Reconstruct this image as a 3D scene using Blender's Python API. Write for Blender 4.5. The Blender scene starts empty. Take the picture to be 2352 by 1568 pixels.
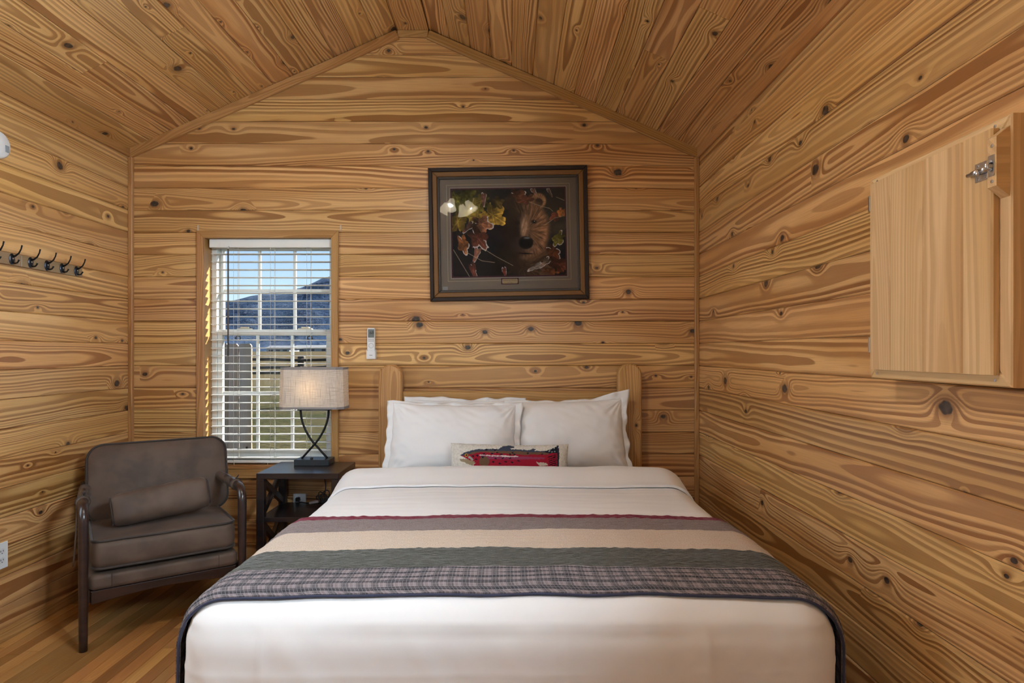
import bpy, bmesh, math, random
import numpy as np
from mathutils import Vector, Matrix, Euler, noise

random.seed(11)
SC = bpy.context.scene
COL = SC.collection
R = math.radians

# ------------------------------------------------------------------ camera, world, light, exposure
F_PX = 1416.0                       # focal length in pixels of the 2352 px wide frame
CAM_Z = 1.28
cam_d = bpy.data.cameras.new('camera')
cam_d.sensor_width = 36.0
cam_d.lens = 36.0 * F_PX / 2352.0
cam_d.shift_y = 24.0 / 2352.0
cam_d.shift_x = 1.0 / 2352.0
cam_d.clip_start = 0.05
cam_d.clip_end = 6000
cam = bpy.data.objects.new('camera', cam_d)
cam.location = (0, 0, CAM_Z)
cam.rotation_euler = (R(90), 0, 0)
COL.objects.link(cam)
SC.camera = cam

SC.view_settings.view_transform = 'Standard'
SC.view_settings.look = 'None'
SC.view_settings.gamma = 1.0
SC.view_settings.use_curve_mapping = False
SC.view_settings.exposure = 0.0
SC.cycles.use_denoising = True
SC.cycles.use_adaptive_sampling = True
SC.cycles.adaptive_threshold = 0.13
SC.cycles.adaptive_min_samples = 16
SC.cycles.max_bounces = 6
SC.cycles.use_light_tree = False
SC.cycles.diffuse_bounces = 3
SC.cycles.glossy_bounces = 2
SC.cycles.transmission_bounces = 6
SC.cycles.transparent_max_bounces = 12
SC.cycles.sample_clamp_indirect = 6.0
SC.cycles.caustics_reflective = False
SC.cycles.caustics_refractive = False

world = bpy.data.worlds.new('sky_world')
SC.world = world
world.use_nodes = True
wt = world.node_tree
wt.nodes.clear()
w_out = wt.nodes.new('ShaderNodeOutputWorld')
w_bg = wt.nodes.new('ShaderNodeBackground')
w_sky = wt.nodes.new('ShaderNodeTexSky')
w_sky.sky_type = 'NISHITA'
w_sky.sun_disc = False
w_sky.sun_elevation = R(44)
w_sky.sun_rotation = R(30)
w_sky.altitude = 1500
w_sky.air_density = 1.0
w_sky.dust_density = 0.9
w_sky.ozone_density = 1.2
w_bg.inputs['Strength'].default_value = 0.145
wt.links.new(w_sky.outputs[0], w_bg.inputs['Color'])
wt.links.new(w_bg.outputs[0], w_out.inputs['Surface'])


def add_light(name, kind, loc, direction, energy, color, size=None, size_y=None):
    d = bpy.data.lights.new(name, kind)
    d.energy = energy
    d.color = color
    if kind == 'AREA':
        d.shape = 'RECTANGLE'
        d.size = size
        d.size_y = size_y
    o = bpy.data.objects.new(name, d)
    o.location = loc
    if direction is not None:
        o.rotation_euler = Vector(direction).to_track_quat('-Z', 'Y').to_euler()
    COL.objects.link(o)
    return o


# the sun stands behind the far wall, to the right
SUN = add_light('sun', 'SUN', (4, 12, 12), (-0.60, -0.52, -0.61), 24.0, (1.0, 0.93, 0.82))
SUN.data.angle = R(0.6)
# added fill lights, set in made-up openings outside the view (built below)
FILL_R = add_light('fill_light_right', 'AREA', (1.40, 0.22, 2.10), (-1, 0.0, 0.0), 240, (0.70, 0.87, 1.0), 1.14, 0.56)
FILL_B = add_light('fill_light_rear', 'AREA', (-0.30, -2.68, 1.25), (0, 1, 0.0), 7, (0.70, 0.87, 1.0), 2.4, 2.0)
FILL_L = add_light('fill_light_left', 'AREA', (-2.38, 1.68, 1.45), (1, 0.0, 0.0), 32, (0.70, 0.87, 1.0), 1.4, 1.2)

# ------------------------------------------------------------------ room measures (metres, camera at x=y=0)
YW = 3.64                            # face of the far wall
XL, XR = -2.253, 1.103               # faces of the side walls
YB = -2.60                           # face of the wall behind the camera
EAVE = 2.47
RX0, RX1, RZ = -0.676, -0.488, 3.18  # flat ridge board
SL = (RZ - EAVE) / (RX0 - XL)
SR = (RZ - EAVE) / (XR - RX1)
ROW = 0.1311                         # plank cover width
ROW0 = 2.510                         # one joint of the far wall
WX0, WX1, WZ0, WZ1 = -1.812, -1.062, 0.612, 1.951   # window opening


# ------------------------------------------------------------------ node helper
class S:
    """a socket with arithmetic"""
    def __init__(self, t, sock):
        self.t, self.s = t, sock

    def _m(self, op, b=None, c=None, clamp=False):
        n = self.t.nodes.new('ShaderNodeMath')
        n.operation = op
        n.use_clamp = clamp
        for i, v in enumerate((self, b, c)):
            if v is None:
                continue
            if isinstance(v, S):
                self.t.links.new(v.s, n.inputs[i])
            else:
                n.inputs[i].default_value = v
        return S(self.t, n.outputs[0])

    def __add__(self, b): return self._m('ADD', b)
    __radd__ = __add__
    def __mul__(self, b): return self._m('MULTIPLY', b)
    __rmul__ = __mul__
    def __sub__(self, b): return self._m('SUBTRACT', b)
    def __rsub__(self, b): return self._m('MULTIPLY_ADD', -1.0, b)
    def __truediv__(self, b): return self._m('DIVIDE', b)
    def sqrt(self): return self._m('SQRT')
    def pw(self, b): return self._m('POWER', b)
    def fract(self): return self._m('FRACT')
    def floor(self): return self._m('FLOOR')
    def abs(self): return self._m('ABSOLUTE')
    def sin(self): return self._m('SINE')
    def exp(self): return self._m('EXPONENT')
    def lt(self, b): return self._m('LESS_THAN', b)
    def gt(self, b): return self._m('GREATER_THAN', b)
    def max(self, b): return self._m('MAXIMUM', b)
    def min(self, b): return self._m('MINIMUM', b)
    def clamp(self): return self._m('ADD', 0.0, clamp=True)

    def ss(self, a, b, lo=0.0, hi=1.0):
        n = self.t.nodes.new('ShaderNodeMapRange')
        n.interpolation_type = 'SMOOTHSTEP'
        self.t.links.new(self.s, n.inputs[0])
        for i, v in enumerate((a, b, lo, hi)):
            if isinstance(v, S):
                self.t.links.new(v.s, n.inputs[i + 1])
            else:
                n.inputs[i + 1].default_value = v
        return S(self.t, n.outputs[0])


class Mat:
    def __init__(self, name, rough=0.5, color=(0.5, 0.5, 0.5), spec=0.5, metal=0.0):
        self.m = bpy.data.materials.new(name)
        self.m.use_nodes = True
        self.t = self.m.node_tree
        self.b = self.t.nodes['Principled BSDF']
        self.set('Roughness', rough)
        self.set('Base Color', (*color, 1))
        self.set('Specular IOR Level', spec)
        self.set('Metallic', metal)

    def set(self, k, v):
        i = self.b.inputs[k]
        if isinstance(v, S):
            self.t.links.new(v.s, i)
        else:
            i.default_value = v
        return self

    def node(self, typ, **kw):
        n = self.t.nodes.new(typ)
        for k, v in kw.items():
            setattr(n, k, v)
        return n

    def inp(self, n, k, v):
        if isinstance(v, S):
            self.t.links.new(v.s, n.inputs[k])
        else:
            n.inputs[k].default_value = v

    def out(self, n, k=0):
        return S(self.t, n.outputs[k])

    def coord(self, kind='Object'):
        n = self.node('ShaderNodeTexCoord')
        s = self.node('ShaderNodeSeparateXYZ')
        self.t.links.new(n.outputs[kind], s.inputs[0])
        return [self.out(s, i) for i in range(3)]

    def xyz(self, x, y, z=0.0):
        c = self.node('ShaderNodeCombineXYZ')
        for i, v in enumerate((x, y, z)):
            self.inp(c, i, v)
        return self.out(c)

    def noise(self, vec, scale=1.0, detail=2.0, rough=0.5, dist=0.0, color=False):
        n = self.node('ShaderNodeTexNoise')
        self.inp(n, 'Vector', vec)
        n.inputs['Scale'].default_value = scale
        n.inputs['Detail'].default_value = detail
        n.inputs['Roughness'].default_value = rough
        n.inputs['Distortion'].default_value = dist
        return self.out(n, 1 if color else 0)

    def rnd(self):
        return self.out(self.node('ShaderNodeObjectInfo'), 'Random')

    def white(self, v):
        n = self.node('ShaderNodeTexWhiteNoise', noise_dimensions='1D')
        self.inp(n, 'W', v)
        s = self.node('ShaderNodeSeparateColor')
        self.t.links.new(n.outputs['Color'], s.inputs[0])
        return [self.out(s, i) for i in range(3)]

    def mix(self, f, a, b, mode='MIX'):
        n = self.node('ShaderNodeMix', data_type='RGBA', blend_type=mode)
        self.inp(n, 0, f)
        for k, v in ((6, a), (7, b)):
            if isinstance(v, S):
                self.t.links.new(v.s, n.inputs[k])
            else:
                n.inputs[k].default_value = (*v, 1)
        return self.out(n, 2)

    def hsv(self, col, h=0.5, s=1.0, v=1.0):
        n = self.node('ShaderNodeHueSaturation')
        self.inp(n, 'Hue', h)
        self.inp(n, 'Saturation', s)
        self.inp(n, 'Value', v)
        self.t.links.new(col.s, n.inputs['Color'])
        return self.out(n)

    def bump(self, h, strength=0.3, dist=0.01):
        n = self.node('ShaderNodeBump')
        n.inputs['Strength'].default_value = strength
        n.inputs['Distance'].default_value = dist
        self.t.links.new(h.s, n.inputs['Height'])
        self.t.links.new(n.outputs[0], self.b.inputs['Normal'])
        return self


def srgb(r, g, b):
    f = lambda c: (c / 255 / 12.92) if c / 255 <= 0.04045 else ((c / 255 + 0.055) / 1.055) ** 2.4
    return (f(r), f(g), f(b))


def pine(name, light, dark, freq=125.0, knots=0.5, rough=0.42, contrast=0.85, var=0.2, coat=0.0, knot_col=(0.018, 0.011, 0.008)):
    """knotty pine: growth rings cut along the board (local X is the length, local Y the width)"""
    m = Mat(name, rough)
    x, y, z = m.coord()
    rv = m.rnd()
    a = m.white(rv * 91.7)
    b = m.white(rv * 53.1 + 7.3)
    ab = m.white(rv * 17.9 + 3.1)
    X = x + a[0] * 83.0
    # wander of the pith along the board
    n1 = m.noise(m.xyz(X * 0.85, y * 2.2 + z * 2.0, a[1] * 40.0), 1.0, 1.0, 0.5) - 0.5
    n2 = m.noise(m.xyz(X * 3.2, y * 13.0, a[2] * 40.0), 1.0, 1.0, 0.5) - 0.5
    n3 = m.noise(m.xyz(X * 0.45, 3.7, a[2] * 90.0), 1.0, 0.0, 0.5) - 0.5
    yc = y + (b[0] - 0.5) * 0.13 + n3 * 0.16
    H = (b[1] * 0.055 + 0.012) + n1 * 0.03 + z
    q = (yc * yc + H * H).sqrt() + n1 * 0.055 + n2 * 0.011 + X * 0.004
    kn = None
    if knots > 0:
        vo = m.node('ShaderNodeTexVoronoi', voronoi_dimensions='2D', feature='F1')
        P = m.xyz(X, y + a[1] * 31.0)
        m.inp(vo, 'Vector', P)
        vo.inputs['Scale'].default_value = 4.3
        vo.inputs['Randomness'].default_value = 0.95
        ps = m.node('ShaderNodeSeparateXYZ')
        m.t.links.new(vo.outputs['Position'], ps.inputs[0])
        vc = m.node('ShaderNodeSeparateColor')
        m.t.links.new(vo.outputs['Color'], vc.inputs[0])
        gate = m.out(vc, 0).lt(knots)
        wob = m.noise(m.xyz(X * 60, y * 60, 1.0), 1.0, 0.0) - 0.5
        dx = X - m.out(ps, 0)
        dy = (y + a[1] * 31.0) - m.out(ps, 1)
        s = m.out(vc, 1) * m.out(vc, 1) * 0.016 + 0.0035
        ex = dx / (s * 9.0).min(0.050)
        ey = dy / (s * 3.4).min(0.036)
        flare = ((ex * ex + ey * ey) * -1.0).exp() * gate
        q = q + flare * (s * 2.6 + 0.012)
        d = (dx * dx * 0.55 + dy * dy).sqrt() / s + wob * 0.45
        kn = (1.0 - d.ss(0.8, 1.1)) * gate
        halo = (1.0 - d.ss(1.0, 2.6)) * gate
    tt = q * freq * (ab[0] * 0.75 + 0.55)
    tt = tt + (tt * 0.83 + a[1] * 6.0).sin() * 0.42
    fr = tt.fract()
    ringv = m.white(tt.floor() * 0.317 + a[0] * 10.0)
    wave = fr.ss(0.26, 0.60) * (1.0 - fr.ss(0.95, 1.0))
    strength = ringv[0] * 0.6 + 0.35
    mask = wave * strength * contrast
    fine = m.noise(m.xyz(X * 5.0, y * 330.0, z * 330.0), 1.0, 1.0, 0.6)
    patch = m.noise(m.xyz(X * 1.3, y * 9.0, a[0] * 20), 1.0, 0.0)
    li2 = tuple(c * k for c, k in zip(light, (0.86, 0.78, 0.66)))
    base = m.mix(patch.ss(0.35, 0.7), light, li2)
    col = m.mix(mask, base, dark)
    col = m.mix(fine.ss(0.35, 0.75, 0.0, 0.25), col, dark)
    if kn is not None:
        dk = tuple(c * 0.75 for c in dark)
        col = m.mix(halo * 0.65, col, dk)
        col = m.mix(kn, col, m.mix(wob.ss(-0.2, 0.2), knot_col, tuple(c * 3.2 for c in knot_col)))
    val = (b[2] - 0.5) * var + 1.0
    col = m.hsv(col, (a[2] - 0.5) * 0.012 + 0.5, 1.0, val)
    m.set('Base Color', col)
    m.set('Roughness', mask * -0.08 + rough)
    if coat:
        m.set('Coat Weight', coat)
        m.set('Coat Roughness', 0.3)
    return m.m


PINE = pine('knotty_pine', (0.70, 0.418, 0.172), (0.255, 0.098, 0.025), freq=76, knots=0.42, contrast=1.0, coat=0.45)
PINE_TRIM = pine('pine_trim', (0.52, 0.28, 0.105), (0.27, 0.115, 0.03), freq=150, knots=0.10, contrast=0.7)
PINE_BED = pine('pine_headboard', (0.56, 0.32, 0.125), (0.26, 0.11, 0.03), freq=135, knots=0.12, contrast=0.75)
PINE_PALE = pine('pine_hatch', (0.72, 0.49, 0.26), (0.46, 0.265, 0.12), freq=80, knots=0.10, contrast=0.6, rough=0.5, var=0.1)
OAK = pine('oak_floor', (0.52, 0.27, 0.095), (0.26, 0.115, 0.036), freq=210, knots=0.03, contrast=0.55, rough=0.32, var=0.75)
WEATHERED = pine('weathered_board', (0.72, 0.60, 0.53), (0.30, 0.23, 0.19), freq=160, knots=0.2, contrast=0.6, rough=0.8, var=0.3)
RACK_WOOD = pine('grey_brown_rack_wood', (0.33, 0.23, 0.14), (0.22, 0.14, 0.08), freq=220, knots=0.0, contrast=0.4, rough=0.5)


def plain(name, color, rough=0.5, spec=0.5, metal=0.0, bump=None):
    m = Mat(name, rough, color, spec, metal)
    if bump:
        sc, st, di = bump
        x, y, z = m.coord()
        m.bump(m.noise(m.xyz(x, y, z), sc, 3.0), st, di)
    return m.m


def fabric(name, color, rough=0.85, sheen=0.3, scale=900, strength=0.25, mottled=0.0, mott_scale=6, dark=None):
    m = Mat(name, rough, color, 0.25)
    x, y, z = m.coord()
    v = m.xyz(x, y, z)
    n = m.noise(v, scale, 2.0)
    if mottled:
        k = m.noise(v, mott_scale, 3.0)
        c = m.mix(k.ss(0.3, 0.7), dark or tuple(c * (1 - mottled) for c in color), color)
        m.set('Base Color', c)
    m.set('Sheen Weight', sheen)
    m.set('Sheen Roughness', 0.4)
    m.bump(n, strength, 0.0006)
    return m.m


WHITE = fabric('white_cotton', (0.80, 0.80, 0.81), 0.9, 0.15, 1200, 0.12)
BROWN = fabric('brown_suede_fabric', (0.112, 0.074, 0.054), 0.58, 0.05, 700, 0.2, 0.35, 9, (0.072, 0.047, 0.035))
BROWN_PIPE = fabric('brown_piping', (0.035, 0.025, 0.021), 0.6, 0.2, 700, 0.2)


def dark_wood(name, c0, c1, rough=0.3):
    m = Mat(name, rough)
    x, y, z = m.coord()
    n = m.noise(m.xyz(x * 6, y * 40, z * 40), 1.0, 3.0)
    m.set('Base Color', m.mix(n.ss(0.3, 0.7), c0, c1))
    m.set('Coat Weight', 0.3)
    m.set('Coat Roughness', 0.2)
    return m.m


WALNUT = dark_wood('walnut_stain', (0.016, 0.008, 0.008), (0.032, 0.015, 0.012), 0.30)
ESPRESSO = dark_wood('espresso_stain', (0.008, 0.006, 0.008), (0.022, 0.012, 0.010), 0.34)
BLACK_METAL = plain('black_metal', (0.012, 0.012, 0.013), 0.45, 0.5, 0.6)
LAMP_BASE = plain('lamp_base_paint', (0.016, 0.022, 0.028), 0.35)
VINYL = plain('white_vinyl', (0.82, 0.82, 0.78), 0.4)
BLIND_WHITE = plain('blind_white', (0.78, 0.78, 0.75), 0.45)
CORD_WHITE = plain('blind_cord', (0.62, 0.60, 0.55), 0.8)
WAND = plain('wand_brown', (0.10, 0.085, 0.075), 0.35)
PLASTIC_W = plain('white_plastic', (0.75, 0.76, 0.77), 0.35)
PLASTIC_G = plain('grey_plastic', (0.40, 0.42, 0.44), 0.4)
PLASTIC_B = plain('black_plastic', (0.012, 0.012, 0.014), 0.4)
STEEL = plain('zinc_steel', (0.62, 0.63, 0.66), 0.3, 0.5, 1.0)
LCD = plain('lcd_grey', (0.17, 0.20, 0.20), 0.2)
INK = plain('dark_ink', (0.02, 0.02, 0.03), 0.6)
SHEATH = plain('sheathing', (0.05, 0.03, 0.015), 0.9)
HOOK_MET = plain('gunmetal_hook', (0.045, 0.055, 0.075), 0.28, 0.5, 0.9)
WALL_DARK_HOLE = plain('screw_recess', (0.03, 0.03, 0.035), 0.6)


# ------------------------------------------------------------------ mesh helper
class MB:
    def __init__(self):
        self.v, self.f, self.uv, self.sm = [], [], None, False

    def add(self, vs, fs):
        n = len(self.v)
        self.v += [tuple(p) for p in vs]
        self.f += [tuple(i + n for i in f) for f in fs]
        return self

    def box(self, lo, hi, c=0.0, M=None):
        """box, with chamfered edges when c > 0"""
        lo, hi = Vector(lo), Vector(hi)
        if c <= 0:
            vs = [Vector((x, y, z)) for x in (lo.x, hi.x) for y in (lo.y, hi.y) for z in (lo.z, hi.z)]
            fs = [(0, 1, 3, 2), (4, 6, 7, 5), (0, 4, 5, 1), (2, 3, 7, 6), (0, 2, 6, 4), (1, 5, 7, 3)]
        else:
            vs, idx = [], {}
            for sx in (0, 1):
                for sy in (0, 1):
                    for sz in (0, 1):
                        p = [(lo, hi)[sx].x, (lo, hi)[sy].y, (lo, hi)[sz].z]
                        d = [c if s == 0 else -c for s in (sx, sy, sz)]
                        for ax in range(3):      # vertex lying on the face of axis ax
                            q = [p[i] + (0 if i == ax else d[i]) for i in range(3)]
                            idx[(sx, sy, sz, ax)] = len(vs)
                            vs.append(Vector(q))
            fs = []
            g = lambda s, ax: idx[(s[0], s[1], s[2], ax)]
            for ax in range(3):
                o1, o2 = (ax + 1) % 3, (ax + 2) % 3
                for side in (0, 1):
                    q = []
                    for a_, b_ in ((0, 0), (1, 0), (1, 1), (0, 1)):
                        s = [0, 0, 0]
                        s[ax], s[o1], s[o2] = side, a_, b_
                        q.append(g(s, ax))
                    fs.append(tuple(q) if side else tuple(reversed(q)))
            for ax in range(3):                    # edges that run along ax
                o1, o2 = (ax + 1) % 3, (ax + 2) % 3
                for a_ in (0, 1):
                    for b_ in (0, 1):
                        s0, s1 = [0, 0, 0], [0, 0, 0]
                        s0[o1] = s1[o1] = a_
                        s0[o2] = s1[o2] = b_
                        s1[ax] = 1
                        q = (g(s0, o1), g(s1, o1), g(s1, o2), g(s0, o2))
                        fs.append(q if a_ == b_ else tuple(reversed(q)))
            for sx in (0, 1):
                for sy in (0, 1):
                    for sz in (0, 1):
                        q = (g((sx, sy, sz), 0), g((sx, sy, sz), 1), g((sx, sy, sz), 2))
                        fs.append(q if (sx + sy + sz) % 2 else tuple(reversed(q)))
        if M is not None:
            vs = [M @ p for p in vs]
        return self.add(vs, fs)

    def bar(self, p0, p1, w, t, c=0.0, up=(0, 0, 1)):
        p0, p1 = Vector(p0), Vector(p1)
        d = p1 - p0
        L = d.length
        ax = d.normalized()
        u = Vector(up)
        s = ax.cross(u)
        if s.length < 1e-4:
            s = ax.cross(Vector((1, 0, 0)))
        s.normalize()
        u = s.cross(ax)
        M = Matrix(((ax.x, s.x, u.x, p0.x), (ax.y, s.y, u.y, p0.y), (ax.z, s.z, u.z, p0.z), (0, 0, 0, 1)))
        return self.box((0, -w / 2, -t / 2), (L, w / 2, t / 2), c, M)

    def tube(self, pts, r, n=10, closed=False, cap=True, flat=1.0):
        pts = [Vector(p) for p in pts]
        N = len(pts)
        rs = r if isinstance(r, (list, tuple)) else [r] * N
        rings = []
        up = None
        for i, p in enumerate(pts):
            if closed:
                d = pts[(i + 1) % N] - pts[i - 1]
            else:
                d = pts[min(i + 1, N - 1)] - pts[max(i - 1, 0)]
            d.normalize()
            if up is None:
                up = Vector((0, 0, 1)) if abs(d.z) < 0.9 else Vector((1, 0, 0))
            s = d.cross(up)
            if s.length < 1e-5:
                s = d.cross(Vector((0, 1, 0)))
            s.normalize()
            up = s.cross(d).normalized()
            rings.append([p + (s * math.cos(2 * math.pi * k / n) + up * math.sin(2 * math.pi * k / n) * flat) * rs[i] for k in range(n)])
        vs = [q for ring in rings for q in ring]
        fs = []
        for i in range(N if closed else N - 1):
            j = (i + 1) % N
            for k in range(n):
                l = (k + 1) % n
                fs.append((i * n + k, i * n + l, j * n + l, j * n + k))
        if cap and not closed:
            fs.append(tuple(reversed(range(n))))
            fs.append(tuple((N - 1) * n + k for k in range(n)))
        return self.add(vs, fs)

    def lathe(self, prof, n=24, M=None):
        vs, fs = [], []
        for r, z in prof:
            for k in range(n):
                a = 2 * math.pi * k / n
                p = Vector((r * math.cos(a), r * math.sin(a), z))
                vs.append(M @ p if M is not None else p)
        for i in range(len(prof) - 1):
            for k in range(n):
                l = (k + 1) % n
                fs.append((i * n + k, i * n + l, (i + 1) * n + l, (i + 1) * n + k))
        if prof[0][0] > 1e-6:
            fs.append(tuple(reversed(range(n))))
        if prof[-1][0] > 1e-6:
            fs.append(tuple((len(prof) - 1) * n + k for k in range(n)))
        return self.add(vs, fs)

    def prism(self, poly, z0, z1, c=0.0, M=None):
        """polygon (counter-clockwise, x,y) extruded from z0 to z1; c insets the front at z1"""
        n = len(poly)
        P = [Vector((p[0], p[1], 0)) for p in poly]
        layers = [(P, z0), (P, z1 - c if c else z1)]
        if c:
            ins = []
            for i in range(n):
                e0 = (P[i] - P[i - 1]).normalized()
                e1 = (P[(i + 1) % n] - P[i]).normalized()
                n0, n1 = Vector((-e0.y, e0.x, 0)), Vector((-e1.y, e1.x, 0))
                b = (n0 + n1)
                b = b / max(b.dot(n0), 0.3)
                ins.append(P[i] + b * c)
            layers.append((ins, z1))
        vs = []
        for pl, z in layers:
            for p in pl:
                q = Vector((p.x, p.y, z))
                vs.append(M @ q if M is not None else q)
        fs = [tuple(reversed(range(n))), tuple((len(layers) - 1) * n + i for i in range(n))]
        for l in range(len(layers) - 1):
            for i in range(n):
                j = (i + 1) % n
                fs.append((l * n + i, l * n + j, (l + 1) * n + j, (l + 1) * n + i))
        return self.add(vs, fs)

    def grid(self, pts, close_u=False):
        """pts[i][j]"""
        ni, nj = len(pts), len(pts[0])
        n = len(self.v)
        self.v += [tuple(p) for row in pts for p in row]
        for i in range(ni - 1 if not close_u else ni):
            for j in range(nj - 1):
                a, b = n + i * nj + j, n + ((i + 1) % ni) * nj + j
                self.f.append((a, b, b + 1, a + 1))
        return self

    def mesh(self, name, mat=None, smooth=False, merge=0.0):
        me = bpy.data.meshes.new(name)
        me.from_pydata(self.v, [], self.f)
        if merge or smooth == 'auto':
            bm = bmesh.new()
            bm.from_mesh(me)
            if merge:
                bmesh.ops.remove_doubles(bm, verts=bm.verts, dist=merge)
            bmesh.ops.recalc_face_normals(bm, faces=bm.faces)
            bm.to_mesh(me)
            bm.free()
        me.update()
        if mat is not None:
            me.materials.append(mat)
        if smooth:
            for p in me.polygons:
                p.use_smooth = True
            if smooth == 'auto':
                me.set_sharp_from_angle(angle=R(38))
        return me

    def build(self, name, mat, parent=None, smooth=False, merge=0.0, label=None, M=None):
        o = bpy.data.objects.new(name, self.mesh(name, mat, smooth, merge))
        COL.objects.link(o)
        if parent is not None:
            o.parent = parent
        if M is not None:
            o.matrix_local = M
        if label:
            o['label'] = label
        return o


def link(name, me, parent=None, M=None):
    o = bpy.data.objects.new(name, me)
    COL.objects.link(o)
    if parent is not None:
        o.parent = parent
    if M is not None:
        o.matrix_local = M
    return o


def tag(o, label, cat, group=None, kind=None):
    o['label'] = label
    o['category'] = cat
    if group:
        o['group'] = group
    if kind:
        o['kind'] = kind
    return o


def thing(name, label, cat, loc=(0, 0, 0), rot=(0, 0, 0), group=None, kind=None):
    o = bpy.data.objects.new(name, None)
    o.empty_display_size = 0.05
    o.location = loc
    o.rotation_euler = rot
    COL.objects.link(o)
    return tag(o, label, cat, group, kind)


def struct(o, label=None, cat=None):
    o['kind'] = 'structure'
    if label:
        o['label'] = label
    if cat:
        o['category'] = cat
    return o


def frame_M(origin, ex, ey):
    """matrix with local X along ex, local Y along ey"""
    ex, ey = Vector(ex).normalized(), Vector(ey).normalized()
    ez = ex.cross(ey)
    o = Vector(origin)
    return Matrix(((ex.x, ey.x, ez.x, o.x), (ex.y, ey.y, ez.y, o.y), (ex.z, ey.z, ez.z, o.z), (0, 0, 0, 1)))


def board(name, parent, poly, thick, c, M, mat):
    """a plank: polygon in its own plane (x length, y width), front at z=0, eased long edges"""
    ys = [p[1] for p in poly]
    y0, y1 = min(ys), max(ys)
    front = []
    for px, py in poly:
        if abs(py - y0) < 1e-6:
            front.append((px, py + c))
        elif abs(py - y1) < 1e-6:
            front.append((px, py - c))
        else:
            front.append((px, py))
    n = len(poly)
    vs = [(p[0], p[1], -thick) for p in poly] + [(p[0], p[1], -c) for p in poly] + [(p[0], p[1], 0) for p in front]
    fs = [tuple(reversed(range(n))), tuple(2 * n + i for i in range(n))]
    for l in range(2):
        for i in range(n):
            j = (i + 1) % n
            fs.append((l * n + i, l * n + j, (l + 1) * n + j, (l + 1) * n + i))
    return MB().add(vs, fs).build(name, mat, parent, M=M)


def rect(x0, x1, y0, y1):
    return [(x0, y0), (x1, y0), (x1, y1), (x0, y1)]


# ================================================================== THE ROOM
PT, PC, GAP = 0.018, 0.0042, 0.0006
ZG = -0.40                            # ground outside

# ---- far wall: sheathing with the window opening, then the planks
mb = MB()
y0, y1 = YW + PT, YW + 0.14
mb.box((XL - 0.2, y0, -0.3), (WX0 - 0.012, y1, EAVE))
mb.box((WX1 + 0.012, y0, -0.3), (XR + 0.2, y1, EAVE))
mb.box((WX0 - 0.012, y0, -0.3), (WX1 + 0.012, y1, WZ0 - 0.02))
mb.box((WX0 - 0.012, y0, WZ1 + 0.012), (WX1 + 0.012, y1, EAVE))
mb.prism([(XL - 0.2, EAVE), (XR + 0.2, EAVE), (RX1, RZ + 0.12), (RX0, RZ + 0.12)], -y1, -y0,
         M=Matrix(((1, 0, 0, 0), (0, 0, -1, 0), (0, 1, 0, 0), (0, 0, 0, 1))))
wall_back = struct(mb.build('wall_back', SHEATH), 'far wall of horizontal knotty pine planks behind the bed', 'wall')
M_BACK = lambda x, z: frame_M((x, YW, z), (1, 0, 0), (0, 0, 1))


def gable_x(z):
    if z <= EAVE:
        return XL, XR
    return XL + (z - EAVE) / SL, XR - (z - EAVE) / SR


ztop = ROW0 + ROW * 6
k = 0
while ztop > 0.0:
    zb = max(ztop - ROW, 0.0)
    zt = min(ztop, RZ)
    if zt - zb > 0.01:
        a0, a1 = gable_x(zb)
        b0, b1 = gable_x(zt)
        if zb < RZ:
            h = zt - zb
            def wall_piece(pl):
                cx = sum(p[0] for p in pl) / len(pl)
                zc = (zb + zt) / 2
                loc = [(p[0] - cx, p[1] - zc) for p in pl]
                board('plank', wall_back, loc, PT, PC, M_BACK(cx, zc), PINE)
            zz0, zz1 = zb + GAP, zt - GAP
            if zt < WZ0 + 0.02 or zb > WZ1 - 0.02:
                if zb < EAVE < zt:
                    e0, e1 = gable_x(EAVE)
                    wall_piece([(a0, zz0), (a1, zz0), (e1, EAVE), (b1, zz1), (b0, zz1), (e0, EAVE)])
                else:
                    wall_piece([(a0, zz0), (a1, zz0), (b1, zz1), (b0, zz1)])
            else:
                wall_piece([(a0, zz0), (WX0 - 0.012, zz0), (WX0 - 0.012, zz1), (b0, zz1)])
                wall_piece([(WX1 + 0.012, zz0), (a1, zz0), (b1, zz1), (WX1 + 0.012, zz1)])
    ztop -= ROW

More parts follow.
